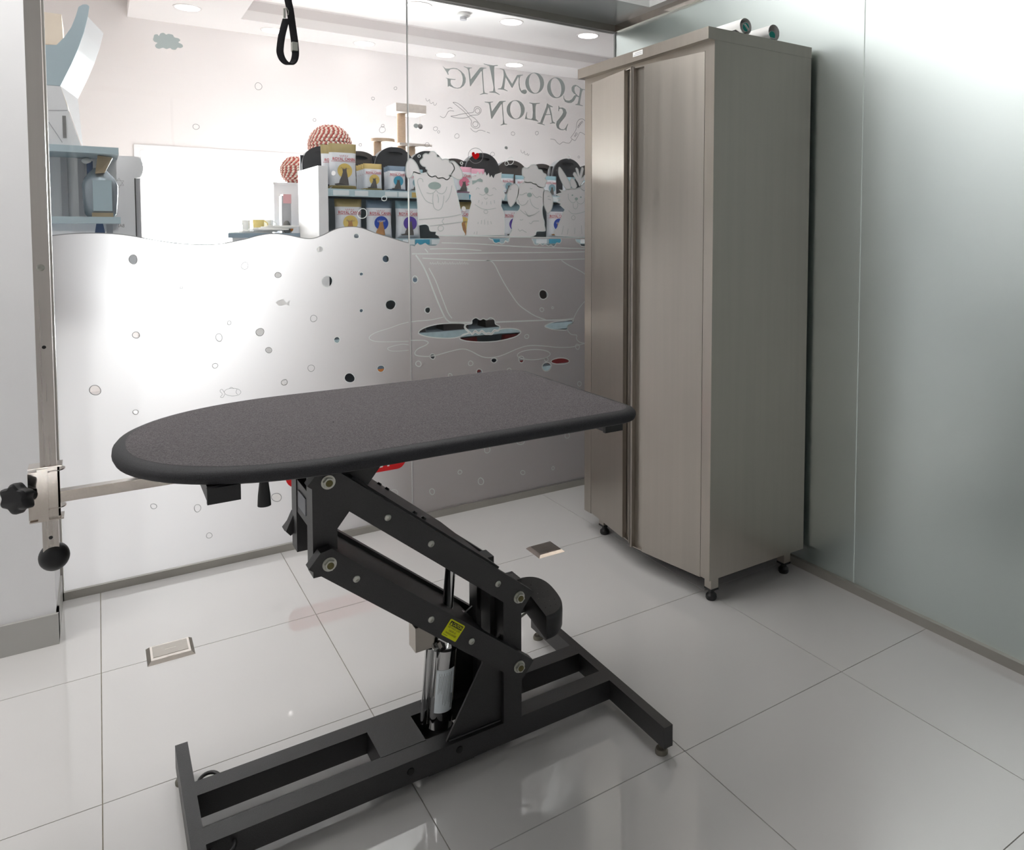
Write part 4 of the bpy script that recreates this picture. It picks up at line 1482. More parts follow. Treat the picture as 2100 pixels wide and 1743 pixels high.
# curved blue fin on top with its white slanted header
fin = [(100, 107), (116, 92), (132, 76), (146, 56), (155, 34), (161, 14), (170, 9), (178, 9), (183, 13), (180, 34), (172, 66), (160, 100), (146, 132), (124, 176), (100, 176)]
YH = YQ + .02
P_ = [at(a_, b_, 'y', YH) for a_, b_ in fin]
P_[0].x = P_[-1].x = -2.62
pz = [(p_.x, p_.z) for p_ in P_]
MB().prism(pz, 'y', YH, YH + .012).build('fin', 'shelf_blue', bs)
hd = [(124, 176), (146, 132), (160, 100), (172, 66), (180, 34)]
H0 = [at(a_, b_, 'y', YH + .013) for a_, b_ in hd]
mb = MB()
V0 = [mb.bm.verts.new((p_.x, p_.y, p_.z)) for p_ in H0]
V1 = [mb.bm.verts.new((p_.x + .055, YH + .20, p_.z - .02)) for p_ in H0]
for i in range(len(H0) - 1):
    mb.bm.faces.new([V0[i], V0[i + 1], V1[i + 1], V1[i]])
g0 = mb.bm.verts.new((at(170, 292, 'y', YH + .10).x, YH + .10, zs1))
mb.bm.faces.new([V0[0], V1[0], g0])
mb.build('header_board', 'shelf_white', bs)
q = at(124, 177, 'y', YH)
MB().hexa([(-2.62, YH, zs1), (at(166, 292, 'y', YH).x, YH, zs1), (at(166, 292, 'y', YH).x, YH + .2, zs1), (-2.62, YH + .2, zs1), (-2.62, YH, q.z), (q.x, YH, q.z), (q.x, YH + .2, q.z), (-2.62, YH + .2, q.z)]).build('header_box', 'shelf_white', bs)
for (a_, b_, c_, d_) in ((100, 226, 138, 226), (100, 250, 128, 292)):
    u0, u1 = at(a_, b_, 'y', YH - .001), at(c_, d_, 'y', YH - .001)
    MB().tube([u0, u1], .0016, 6).build('seam', 'box_grey', bs)
q = at(132, 260, 'y', YH - .002)
MB().box(q.x - .006, q.x + .006, YH - .003, YH, q.z - .045, q.z + .045).build('slot', 'ink_grey', bs)
# bags on those shelves
q = at(205, 430, 'y', YQ + .14)
t = thing('clear_treat_bag', 'clear bag of treats with tan paper label on the blue-grey shelf', 'treat bag', (q.x, YQ + .14, zs2))
H = at(205, 320, 'y', YQ + .14).z - zs2
Wd = at(245, 400, 'y', YQ + .14).x - at(170, 400, 'y', YQ + .14).x
mb = MB()
prof = [(.36, .0), (.44, .06), (.48, .3), (.5, .52), (.42, .64), (.26, .74), (.14, .80)]
R_ = []
for f_, v in prof:
    R_.append([mb.bm.verts.new((q.x + Wd * f_ * cos(2 * pi * i / 20) * (1 + .05 * cos(3 * 2 * pi * i / 20)), YQ + .14 + Wd * f_ * .55 * sin(2 * pi * i / 20), zs2 + H * v)) for i in range(20)])
for A, B in zip(R_, R_[1:]):
    for i in range(20):
        mb.bm.faces.new([A[i], A[(i + 1) % 20], B[(i + 1) % 20], B[i]])
mb.bm.faces.new(R_[0][::-1])
mb.build('pouch', 'bag_silver', t, smooth='all')
MB().hexa([(q.x - Wd * .1, YQ + .09, zs2 + H * .70), (q.x + Wd * .16, YQ + .09, zs2 + H * .72), (q.x + Wd * .16, YQ + .17, zs2 + H * .72), (q.x - Wd * .1, YQ + .17, zs2 + H * .70),
           (q.x - Wd * .02, YQ + .08, zs2 + H * .99), (q.x + Wd * .38, YQ + .09, zs2 + H * .97), (q.x + Wd * .40, YQ + .15, zs2 + H * .97), (q.x - Wd * .02, YQ + .16, zs2 + H * .99)]).bevel(.006, 2).build('folded_top', 'tan_bag', t, smooth=True)
MB().box(q.x - Wd * .22, q.x + Wd * .36, YQ + .085, YQ + .195, zs2 + .0005, zs2 + H * .07).bevel(.004, 2).build('card_base', 'tan_bag', t, smooth=True)
MB().box(q.x - Wd * .18, q.x + Wd * .34, YQ + .138 - Wd * .30, YQ + .14 - Wd * .285, zs2 + H * .10, zs2 + H * .6).build('back_label', 'shelf_blue', t)
q = at(205, 476, 'y', YQ + .12)
t = thing('navy_treat_bag', 'navy blue treat bag poking up under the blue-grey shelf', 'treat bag', (q.x, YQ + .12, .95))
zt_ = at(203, 458, 'y', YQ + .12).z
MB().hexa([(q.x - .07, YQ + .06, .95), (q.x + .07, YQ + .06, .95), (q.x + .07, YQ + .18, .95), (q.x - .07, YQ + .18, .95), (q.x - .012, YQ + .11, zt_), (q.x + .012, YQ + .11, zt_), (q.x + .012, YQ + .13, zt_), (q.x - .012, YQ + .13, zt_)]).bevel(.006, 2).build('pouch', 'navy_bag', t, smooth=True)
MB().box(q.x - .04, q.x + .04, YQ + .066, YQ + .072, 1.02, 1.08).build('label', 'paper', t)
q = at(178, 330, 'y', YQ + .24)
t = thing('plush_bird', 'small white and navy toy behind the clear treat bag', 'toy', (q.x, YQ + .24, zs2))
MB().sphere((q.x, YQ + .24, q.z), .02, .02, .014, n=14, m=8).build('body', 'paper', t, smooth=True)
MB().cyl((q.x + .01, YQ + .24, zs2), (q.x + .01, YQ + .24, q.z), .012, n=12).build('stand', 'navy_bag', t, smooth=True)
# white panel with printed words beyond the stand
YP = 1.05
a0, a1 = at(205, 400, 'y', YP), at(277, 400, 'y', YP)
zp_ = at(245, 319, 'y', YP).z
pn = thing('advertising_sign', 'white advertising board with a rounded corner and small dog food lettering', 'sign', ((a0.x + a1.x) / 2, YP, 0))
xr1 = at(294, 340, 'y', YP).x
zr = at(288, 366, 'y', YP).z
pts = [(a0.x - .25, 1.05), (a1.x, 1.05), (a1.x, zr)]
pts += [(a1.x, zr - .0)] if False else []
for i in range(9):
    t_ = -pi / 2 + pi * i / 8
    pts.append((a1.x + (xr1 - a1.x) * max(0, cos(t_)) ** .6, (zr + zp_) / 2 + (zp_ - zr) / 2 * sin(t_)))
pts.append((a0.x - .25, zp_))
MB().prism(pts, 'y', YP, YP + .02).build('board', 'shelf_white', pn)
MB().box(a1.x + .003, a1.x + .022, YP + .004, YP + .03, 0, zr).box(a0.x - .2, a0.x - .17, YP + .02, YP + .04, 0, 1.1).build('edge_strip', 'box_grey', pn)
MB().box(a1.x - .001, a1.x + .003, YP - .001, YP + .02, 1.05, zr).build('edge_line', 'sticker_ink', pn)
mb = MB()
q = at(233, 463, 'y', YP - .001)
add_text(mb, 'BALANCED', q, (-1, 0, 0), (0, 0, 1), .022, fit=.085)
q = at(228, 469, 'y', YP - .001)
add_text(mb, 'DOG', q, (-1, 0, 0), (0, 0, 1), .022, fit=.045)
q = at(244, 375, 'y', YP - .001)
for tr in (ell(q.x, q.z, .022, .022, 3, pi / 2), ell(q.x, q.z, .022, .022, 3, -pi / 2)):
    stroke(mb, tr, .0016, YP - .001, True)
mb.build('lettering', 'ink_grey', pn)
# cream chest high up behind the fin
q = at(112, 60, 'y', 1.6)
t = thing('cream_chest', 'cream storage chest standing high behind the curved blue fin', 'chest', (q.x - .1, 1.75, 0))
MB().hexa([(q.x - .3, 1.6, 0), (q.x + .1, 1.6, 0), (q.x + .1, 1.9, 0), (q.x - .3, 1.9, 0), (q.x - .3, 1.6, q.z + .08), (q.x + .03, 1.6, q.z + .08), (q.x + .03, 1.9, q.z + .08), (q.x - .3, 1.9, q.z + .08)]).bevel(.02, 3).build('body', 'cream_box', t, smooth=True)
MB().box(q.x - .05, q.x + .05, 1.593, 1.602, q.z - .20, q.z - .08).build('vent', 'sisal', t)

# ================================================================== VINYL ON THE GLASS
YF = -.0058        # face of the film on the room side of the glass
YL1 = -.0066       # printed lines just proud of it


def g(px, py):
    q = at(px, py, 'y', YF)
    return (q.x, q.z)


def gz(pts, Z):
    return [g(Z[0] + a / Z[2], Z[1] + b / Z[2]) for a, b in pts]


PXM = (g(900, 600)[0] - g(800, 600)[0]) / 100      # metres per photo pixel across the glass there
Z3, Z4, D1, D2 = (890, 120, 6.3636), (820, 470, 5.3846), (840, 300, 8.7158), (1020, 320, 8.7158)


def hull_px(cx, cy, rx, ry=None, seed=0, wob=.05, n=20):
    ry = ry or rx
    return [g(x, y) for x, y in ell(cx, cy, rx, ry, n, wob=wob, seed=seed)]


# frosted film, left pane: wave edge with bubble cut-outs -----------------------------------------------
wave = [(107, 483), (150, 479), (200, 478), (250, 481), (300, 489), (350, 497), (400, 501), (450, 500), (500, 491), (530, 483), (560, 479), (590, 482), (620, 488), (640, 489), (660, 483), (690, 469), (715, 465), (740, 467), (770, 478), (800, 487), (825, 495), (838, 498)]
wv = smooth_path([g(*p_) for p_ in wave], 5)
XLP, XSM = -2.346, -1.0948
outer = [(XLP, .018)] + [(XLP, wv[0].y)] + [(p_.x, p_.y) for p_ in wv if p_.x < XSM - .001] + [(XSM, wv[-1].y - .002), (XSM, .018)]
holesL = [(273, 532, 8, 8.5), (279, 687, 6.5, 6), (195, 800, 11, 9), (278, 845, 4.5, 4), (570, 564, 5.5, 5), (671, 577, 10.5, 10), (791, 531, 6.5, 6.5), (656, 511, 5, 5), (731, 484, 4.5, 4.5), (741, 562, 2.8, 2.8), (741, 637, 3, 3),
          (801, 625, 9.5, 9.5), (533, 681, 7.5, 7), (691, 697, 5, 6), (551, 718, 5.5, 5), (717, 775, 10, 9), (781, 756, 6.5, 6.5), (583, 784, 5.5, 5), (567, 1020, 9, 8)]
ringsL = [(502, 545, 7, 7.5), (643, 653, 6.5, 7), (470, 662, 4, 4), (449, 692, 6.5, 8), (441, 750, 5.5, 5), (638, 755, 6.5, 7), (315, 1038, 6.5, 5), (405, 1042, 6.5, 8), (429, 1098, 6, 5.5), (809, 1010, 6.5, 6.5), (372, 590, 3, 2)]
fish = [(565, 620), (570, 616), (578, 614), (581, 612.5), (584, 617), (588, 621), (592, 617), (595, 616), (593, 622), (594, 628), (590, 626), (586, 624), (580, 627), (572, 627)]
loops = [outer] + [hull_px(x, y, rx, ry, seed=i) for i, (x, y, rx, ry) in enumerate(holesL)] + [[g(*p_) for p_ in fish]]
fl = flat('frosted_film', [loops], 'frost', YF, origin=((XLP + XSM) / 2, YF, .03))
tag(fl, 'frosted white film with a wavy top edge and bubble cut-outs on the left glass pane', 'window film', 'frosted films on the glass partition')
mb = MB()
stroke(mb, [(p_.x, p_.y) for p_ in wv if p_.x < XSM - .001], .0030, YL1)
mb.build('wave_line', 'vinyl_grey_line', fl)
for i, (x, y, rx, ry) in enumerate(holesL):
    mb = MB()
    stroke(mb, hull_px(x, y, rx + .8, ry + .8, seed=i, n=28), .0022, YL1, True)
    mb.build('bubble_rim', 'vinyl_grey_line' if x < 620 else 'frost_line', fl)
for i, (x, y, rx, ry) in enumerate(ringsL):
    mb = MB()
    stroke(mb, hull_px(x, y, rx, ry, seed=40 + i, n=28), .0019, YL1, True)
    mb.build('bubble_outline', 'vinyl_grey_line' if x < 700 else 'frost_line', fl)
mb = MB()
stroke(mb, [g(*p_) for p_ in ell(477, 804, 17, 8, 24)], .0014, YL1, True)
stroke(mb, smooth_path([g(*p_) for p_ in ((460, 805), (455, 798), (451, 802), (456, 808), (452, 814), (457, 815), (461, 808))], 4), .0014, YL1)
stroke(mb, smooth_path([g(*p_) for p_ in ((470, 797), (474, 794), (479, 797))], 4), .0014, YL1)
stroke(mb, smooth_path([g(*p_) for p_ in ((486, 798), (484, 804), (487, 809))], 4), .0014, YL1)
mb.build('fish_outline', 'vinyl_grey_line', fl)['label'] = 'thin outline of a fish'

# red badge and lettering low on the left pane (mostly behind the table top) -------------------------------
c0_, c1_ = g(600, 962), g(822, 922)
rad = (g(640, 962)[1] - g(640, 1001)[1]) * .62
zb_, xb0, xb1 = (g(612, 992)[1] + g(800, 958)[1]) / 2 + rad - .012, g(606, 970)[0], g(815, 940)[0]
pts = []
for i in range(13):
    t_ = -pi / 2 + pi * i / 12
    pts.append((xb1 + rad * .8 * cos(t_), zb_ + rad * sin(t_)))
for i in range(13):
    t_ = pi / 2 + pi * i / 12
    pts.append((xb0 + rad * .8 * cos(t_), zb_ + rad * sin(t_)))
rb = flat('red_badge', [[pts]], 'red_vinyl', YL1 - .0004)
tag(rb, 'red rounded badge with white lettering low on the left glass pane', 'sticker')
mb = MB()
add_text(mb, '+K', (xb1 - .035, YL1 - .0009, zb_ - .003), (-1, 0, 0), (0, 0, 1), .085, bold=.02, fit=.085)
mb.build('lettering', 'vinyl_white', rb)

# frosted film, right pane: bath tub ---------------------------------------------------------------------------
XR0 = -1.0912
top_r = [(845, 503), (850, 505), (856, 498), (862, 503), (872, 498), (880, 504), (893, 504), (901, 498), (902, 489), (898, 483.5), (940, 484), (1000, 485), (1100, 486.5), (1205, 487.5), (1250, 488)]
outer = [(XR0, .018), (XR0, g(845, 503)[1])] + [g(*p_) for p_ in top_r] + [(-.012, g(1250, 488)[1]), (-.012, .018)]


def shrink(pts, k=.985):
    cx = sum(p_[0] for p_ in pts) / len(pts)
    cy = sum(p_[1] for p_ in pts) / len(pts)
    return [(cx + (x - cx) * k, cy + (y - cy) * k) for x, y in pts]


paw2 = [(980, 95), (1000, 110), (1025, 118), (1035, 142), (1060, 155), (1095, 147), (1120, 162), (1150, 152), (1165, 128), (1190, 142), (1205, 128), (1205, 108), (1215, 95)]
paw3 = [(1455, 105), (1470, 130), (1485, 165), (1520, 172), (1545, 158), (1575, 178), (1605, 165), (1640, 185), (1670, 172), (1690, 192), (1715, 180), (1730, 152), (1765, 155), (1782, 130), (1778, 105)]
paw4 = [(1940, 110), (1950, 140), (1985, 160), (2000, 185), (2040, 192), (2070, 200), (2100, 180), (2140, 190), (2180, 160), (2220, 150), (2230, 112)]
pud1 = [(205, 1145), (225, 1115), (280, 1085), (360, 1060), (450, 1045), (575, 1038), (715, 1044), (710, 1080), (728, 1112), (758, 1140), (700, 1160), (655, 1188), (560, 1203), (420, 1200), (300, 1185), (230, 1165)]
pud2 = [(660, 1198), (700, 1172), (775, 1148), (800, 1166), (832, 1138), (870, 1158), (905, 1135), (940, 1160), (980, 1160), (1015, 1163), (1045, 1130), (1085, 1125), (1115, 1103), (1220, 1095), (1310, 1110), (1335, 1140), (1290, 1180), (1180, 1215), (1040, 1240), (880, 1245), (740, 1235), (670, 1215)]
cloud = [(722, 1080), (737, 1052), (792, 1042), (797, 1002), (840, 977), (885, 1000), (920, 987), (960, 1000), (1000, 977), (1045, 1002), (1055, 1046), (1100, 1070), (1102, 1096), (1078, 1114), (1040, 1110), (1010, 1145), (980, 1140), (945, 1145), (905, 1115), (870, 1140), (830, 1115), (800, 1148), (772, 1132), (742, 1106)]
pud3 = [(1600, 1075), (1640, 1045), (1720, 1020), (1820, 1010), (1905, 1003), (1905, 1040), (1858, 1066), (1848, 1108), (1780, 1113), (1680, 1105)]
holesR = [(1114, 604, 8, 8.5), (877, 636, 4.5, 5.5), (887, 731, 4, 4.5), (1013, 739, 4.5, 4), (1069, 737, 4.5, 5.5), (1121, 752, 8, 8), (1149, 740.5, 17, 5.5), (983, 763, 5, 5), (851, 573, 4.5, 5.5)]
ringsR = [(1111, 635, 4, 4), (1133, 631, 2, 2), (1080, 690, 4.2, 4.2), (858, 746, 5.5, 5.5), (965, 745, 4.5, 5), (1120, 737, 4, 4), (1188, 787, 4, 4.5), (1163, 893, 4.5, 6), (999, 922, 6, 6.5), (1067, 905, 8, 6.5), (943, 968, 4, 4), (1072, 969, 4.3, 4.3), (1134, 960, 2.5, 3.5), (986, 987, 5.5, 7), (886, 1008, 5, 6), (923, 770, 4, 4), (1044, 759, 4, 4), (1184, 711, 4, 5.5)]
loops = [outer] + [shrink(gz(p_, Z4)) for p_ in (paw2, paw3, paw4, pud1, pud2, cloud, pud3)] + [hull_px(x, y, rx, ry, seed=70 + i) for i, (x, y, rx, ry) in enumerate(holesR)]
fr_ = flat('frosted_film', [loops], 'frost', YF, origin=((XR0 - .012) / 2, YF, .03))
tag(fr_, 'frosted film with a bath tub drawing, puddle cut-outs and bubbles on the right glass pane', 'window film', 'frosted films on the glass partition')
tub = [[(175, 285), (240, 380), (300, 500), (370, 680), (430, 830), (490, 960), (530, 1010), (580, 1028), (790, 1029)],
       [(1060, 1026), (1400, 1012), (1600, 1005), (1800, 1000), (1915, 985)], [(320, 430), (390, 560), (440, 690), (490, 820), (530, 920), (575, 985)],
       [(960, 345), (1010, 355), (1050, 400), (1100, 500), (1160, 610), (1230, 720), (1310, 830), (1400, 900), (1500, 960), (1620, 1003)],
       [(1785, 345), (1850, 390), (1950, 440), (2020, 480), (2075, 530), (2150, 640), (2230, 800)],
       [(430, 68), (900, 78), (1500, 90), (2075, 97), (2300, 100)], [(460, 150), (900, 165), (1400, 195), (2075, 215), (2300, 222)],
       [(130, 272), (500, 270), (1000, 262), (1500, 258), (2075, 248), (2300, 244)], [(250, 320), (600, 335), (960, 345), (1400, 343), (2075, 328), (2300, 320)],
       [(330, 218), (600, 215), (900, 235)], [(275, 215), (310, 258)]]
for i, l in enumerate(tub):
    mb = MB()
    stroke(mb, smooth_path(gz(l, Z4), 6), .0066 if i < 2 else .0048, YL1)
    mb.build('tub_line', 'frost_line', fr_)
water = [[(500, 965), (350, 1000), (200, 1013), (125, 1022)], [(120, 1228), (200, 1226), (270, 1228), (312, 1250), (285, 1280), (200, 1320), (165, 1365), (190, 1395), (300, 1405), (400, 1392), (550, 1350), (690, 1322), (780, 1345), (900, 1405), (1000, 1418), (1120, 1395), (1300, 1320), (1430, 1285), (1600, 1290), (1750, 1305), (1900, 1300), (2030, 1265), (2200, 1240)],
         [(2150, 700), (2075, 760), (1980, 870), (1925, 970), (1912, 1030), (1860, 1060), (1850, 1110), (1890, 1160), (1950, 1170), (1950, 1210), (1990, 1250), (2075, 1260)]]
for l in water:
    mb = MB()
    stroke(mb, smooth_path(gz(l, Z4), 6), .0042, YL1)
    mb.build('water_line', 'frost_line', fr_)
mb = MB()
stroke(mb, gz(ell(1478, 1385, 182, 56, 36, rot=-.04), Z4), .0038, YL1, True)
mb.build('water_line', 'frost_line', fr_)
for l in (paw2, paw3, paw4):
    mb = MB()
    stroke(mb, smooth_path(gz(l, Z4), 4), .0042, YL1)
    mb.build('paw_rim', 'frost_line', fr_)
for l in (pud1, pud2, cloud, pud3):
    mb = MB()
    stroke(mb, smooth_path(gz(l, Z4), 4, True), .0045, YL1, True)
    mb.build('puddle_rim', 'frost_line', fr_)
for i, (x, y, rx, ry) in enumerate(holesR):
    mb = MB()
    stroke(mb, hull_px(x, y, rx + 1.2, ry + 1.2, seed=70 + i, n=28), .0040, YL1, True)
    mb.build('bubble_rim', 'frost_line', fr_)
for i, (x, y, rx, ry) in enumerate(ringsR):
    mb = MB()
    stroke(mb, hull_px(x, y, rx, ry, seed=110 + i, n=28), .0040, YL1, True)
    mb.build('bubble_outline', 'frost_line', fr_)
# faint scribble of lettering under the tub rim (too small to read in the photograph)
mb = MB()
rnd = random.Random(9)
x = 330
while x < 760:
    hgt = rnd.uniform(14, 34)
    stroke(mb, smooth_path(gz([(x, 385), (x + 6, 385 - hgt), (x + 14, 390), (x + 22, 380 - hgt * .4)], Z4), 3), .0016, YL1)
    x += 27
mb.build('scribble', 'frost_line', fr_)
# water lines that run over on to the left pane
for l in ([(838, 660.5), (820, 665), (799, 672.7), (770, 682), (757, 692), (765.6, 699), (792, 701), (838, 699.5)],):
    mb = MB()
    stroke(mb, smooth_path([g(*p_) for p_ in l], 6), .0026, YL1)
    mb.build('water_line', 'frost_line', fl)
mb = MB()
stroke(mb, smooth_path([g(*p_) for p_ in ((838, 707), (825, 706), (808, 709), (795, 714), (800, 719), (815, 720), (838, 718))], 5), .0024, YL1)
mb.build('water_line', 'frost_line', fl)

# dogs ---------------------------------------------------------------------------------------------------------------


def decal(name, label, cat, shapes, lines, Z, fills=(), group=None, fm='frost_dog', lm='frost_line', lw=.0034, closed=None, base_z=None, sm=3):
    """shapes: closed outlines cut from film; lines: drawn strokes; fills: (outline, material)"""
    P_ = [gz(s_, Z) for s_ in shapes]
    allp = [p_ for s_ in (P_ or [gz(l, Z) for l in lines]) for p_ in s_]
    org = (sum(p_[0] for p_ in allp) / len(allp), YF, min(p_[1] for p_ in allp))
    t = thing(name, label, cat, org, group)
    for i, s_ in enumerate(P_):
        sp = [(p_.x, p_.y) for p_ in smooth_path(s_, sm, True)] if sm > 1 else s_
        o_ = flat('film_piece', [[sp]], fm, YF - .00003 * i, t)
        mb = MB()
        stroke(mb, sp, lw, YL1 - .0001, True)
        mb.build('outline', lm if i == 0 else 'dog_line', o_)
    if lines:
        for l in lines:
            mb = MB()
            stroke(mb, smooth_path(gz(l, Z), 4), lw * .7, YL1 - .0002)
            mb.build('drawn_line', 'dog_line', t)
    for s_, m_ in fills:
        flat('filled_shape', [[gz(s_, Z)]], m_, YL1 - .0003, t)
    return t


decal('dog_decal', 'large frosted dog decal with a curly fringe, floppy ears and its tongue out', 'dog decal',
      [[(75, 460), (190, 490), (310, 470), (340, 520), (400, 550), (460, 530), (510, 575), (590, 560), (660, 600), (715, 560), (770, 560), (800, 700), (850, 880), (890, 1060), (920, 1200), (945, 1330), (920, 1380), (945, 1500), (958, 1596), (505, 1590), (480, 1525), (400, 1520), (360, 1500), (345, 1430), (290, 1392), (200, 1400), (160, 1400), (150, 1250), (140, 1000), (120, 850), (100, 700), (85, 560)],
       [(-65, 470), (-60, 330), (-20, 240), (20, 220), (70, 250), (120, 310), (150, 370), (180, 450), (185, 485), (120, 472), (75, 458), (40, 530), (0, 570), (-40, 560)],
       [(285, 370), (230, 350), (190, 300), (190, 255), (235, 210), (240, 160), (285, 130), (340, 140), (380, 95), (430, 95), (475, 130), (490, 190), (540, 195), (580, 240), (630, 225), (690, 240), (715, 290), (760, 310), (790, 350), (800, 400), (770, 450), (740, 500), (700, 520), (715, 560), (660, 598), (590, 558), (510, 573), (460, 528), (400, 548), (340, 518), (310, 468), (320, 430), (290, 400)],
       [(725, 270), (790, 270), (860, 330), (920, 420), (945, 500), (940, 560), (900, 590), (850, 590), (790, 558), (745, 520), (772, 455), (803, 400), (762, 308)]],
      [[(240, 640), (225, 590), (180, 575), (148, 600), (142, 650), (170, 740), (230, 880), (300, 980), (420, 1030)], [(640, 1000), (700, 920), (740, 800), (755, 700)],
       [(420, 840), (412, 980), (440, 1100), (510, 1140), (570, 1100), (600, 1000), (612, 880)], [(300, 830), (380, 845), (440, 820), (470, 785), (510, 830), (580, 850), (640, 800), (665, 720)],
       [(165, 1310), (400, 1290), (700, 1260), (920, 1215)], [(360, 1425), (600, 1395), (940, 1350)], [(615, 1290), (580, 1340), (612, 1390)],
       [(505, 1465), (520, 1505), (560, 1515), (598, 1490), (602, 1445), (565, 1420), (520, 1430), (505, 1465)], [(490, 860), (515, 930), (510, 1010)]],
      D1, [(ell(445, 705, 115, 66, 24), 'frost_mint')], 'dog decals on the glass', lw=.0042)
decal('dog_decal', 'shaggy frosted dog decal with a bow on its head and a round collar tag', 'dog decal',
      [[(1010, 1590), (1030, 1400), (1070, 1150), (1110, 1000), (1090, 930), (1100, 870), (1060, 850), (1080, 810), (1030, 800), (1060, 760), (1015, 720), (1080, 690), (1035, 660), (1090, 640), (1060, 605), (1110, 585), (1100, 520), (1190, 550), (1200, 490), (1220, 455), (1250, 515), (1280, 460), (1305, 525), (1350, 460), (1375, 535), (1410, 480), (1430, 565), (1460, 520), (1498, 580), (1530, 510), (1640, 470), (1630, 610), (1699, 674), (1660, 690), (1712, 774), (1665, 775), (1706, 874), (1679, 964), (1642, 914), (1639, 1024), (1629, 1064), (1679, 1174), (1699, 1374), (1694, 1590)]],
      [[(1185, 775), (1210, 740), (1250, 765)], [(1480, 755), (1515, 745), (1550, 780)], [(1245, 850), (1310, 875), (1365, 850), (1430, 885), (1490, 860)], [(1330, 915), (1360, 945), (1395, 920)],
       [(1165, 1040), (1280, 1110), (1400, 1130), (1540, 1105)], [(1325, 1170), (1345, 1200), (1385, 1195), (1395, 1160), (1365, 1140), (1330, 1150), (1325, 1170)],
       [(1220, 1390), (1225, 1350)], [(1280, 1390), (1285, 1320)], [(1340, 1400), (1340, 1310)], [(1400, 1400), (1395, 1330)], [(1460, 1390), (1450, 1340)], [(1150, 1570), (1160, 1530)], [(1200, 1575), (1205, 1520)], [(1240, 960), (1230, 1010)], [(1300, 990), (1290, 1040)], [(1380, 990), (1375, 1045)], [(1450, 980), (1455, 1040)], [(1510, 960), (1520, 1020)]],
      D1, [([(1115, 612), (1190, 608), (1212, 590), (1260, 570), (1305, 600), (1300, 640), (1215, 628), (1180, 650), (1120, 685)], 'frost_mint'), (ell(1370, 785, 38, 54, 20), 'frost_mint')], 'dog decals on the glass', lw=.0036, sm=1)
decal('dog_decal', 'frosted poodle decal with long ears and a curly topknot', 'dog decal',
      [[(385, 560), (400, 520), (440, 480), (490, 463), (540, 478), (600, 468), (640, 498), (690, 503), (720, 543), (790, 563), (835, 590), (820, 700), (818, 850), (800, 920), (800, 1000), (815, 1100), (840, 1180), (835, 1230), (850, 1290), (845, 1340), (700, 1345), (640, 1430), (240, 1436), (240, 1380), (265, 1320), (255, 1250), (270, 1180), (290, 1100), (320, 1020), (390, 960), (400, 880), (350, 840), (345, 780), (370, 690), (375, 640)],
       [(355, 520), (290, 500), (220, 550), (175, 680), (185, 800), (225, 900), (270, 880), (320, 810), (362, 700), (378, 600)],
       [(830, 630), (880, 615), (940, 650), (985, 740), (990, 850), (960, 960), (900, 1025), (860, 960), (822, 850), (818, 720)],
       [(440, 310), (445, 230), (480, 205), (530, 215), (560, 210), (590, 165), (650, 155), (700, 175), (730, 235), (790, 250), (820, 300), (870, 330), (870, 375), (850, 400), (885, 440), (870, 480), (855, 510), (850, 550), (790, 560), (720, 540), (690, 500), (640, 495), (600, 465), (540, 475), (490, 460), (470, 400), (490, 385), (450, 350)]],
      [[(390, 690), (450, 690), (490, 665), (530, 660)], [(620, 660), (650, 700), (700, 745), (750, 720), (790, 745)], [(580, 760), (610, 860), (670, 920), (740, 945)], [(365, 780), (400, 860), (450, 880), (510, 850), (550, 790)],
       [(405, 960), (470, 1020), (540, 1060), (640, 1050), (750, 980)], [(490, 980), (550, 1075), (620, 1050)], [(580, 570), (600, 585), (625, 580)], [(895, 720), (935, 715)], [(900, 770), (960, 785)], [(220, 600), (245, 590)],
       [(400, 1135), (430, 1145), (460, 1130)], [(570, 1190), (600, 1210), (640, 1165), (740, 1160)], [(370, 1300), (400, 1340), (440, 1320), (480, 1345), (520, 1365)]],
      D2, [(ell(572, 695, 44, 40, 20), 'frost_mint')], 'dog decals on the glass', lw=.0040)
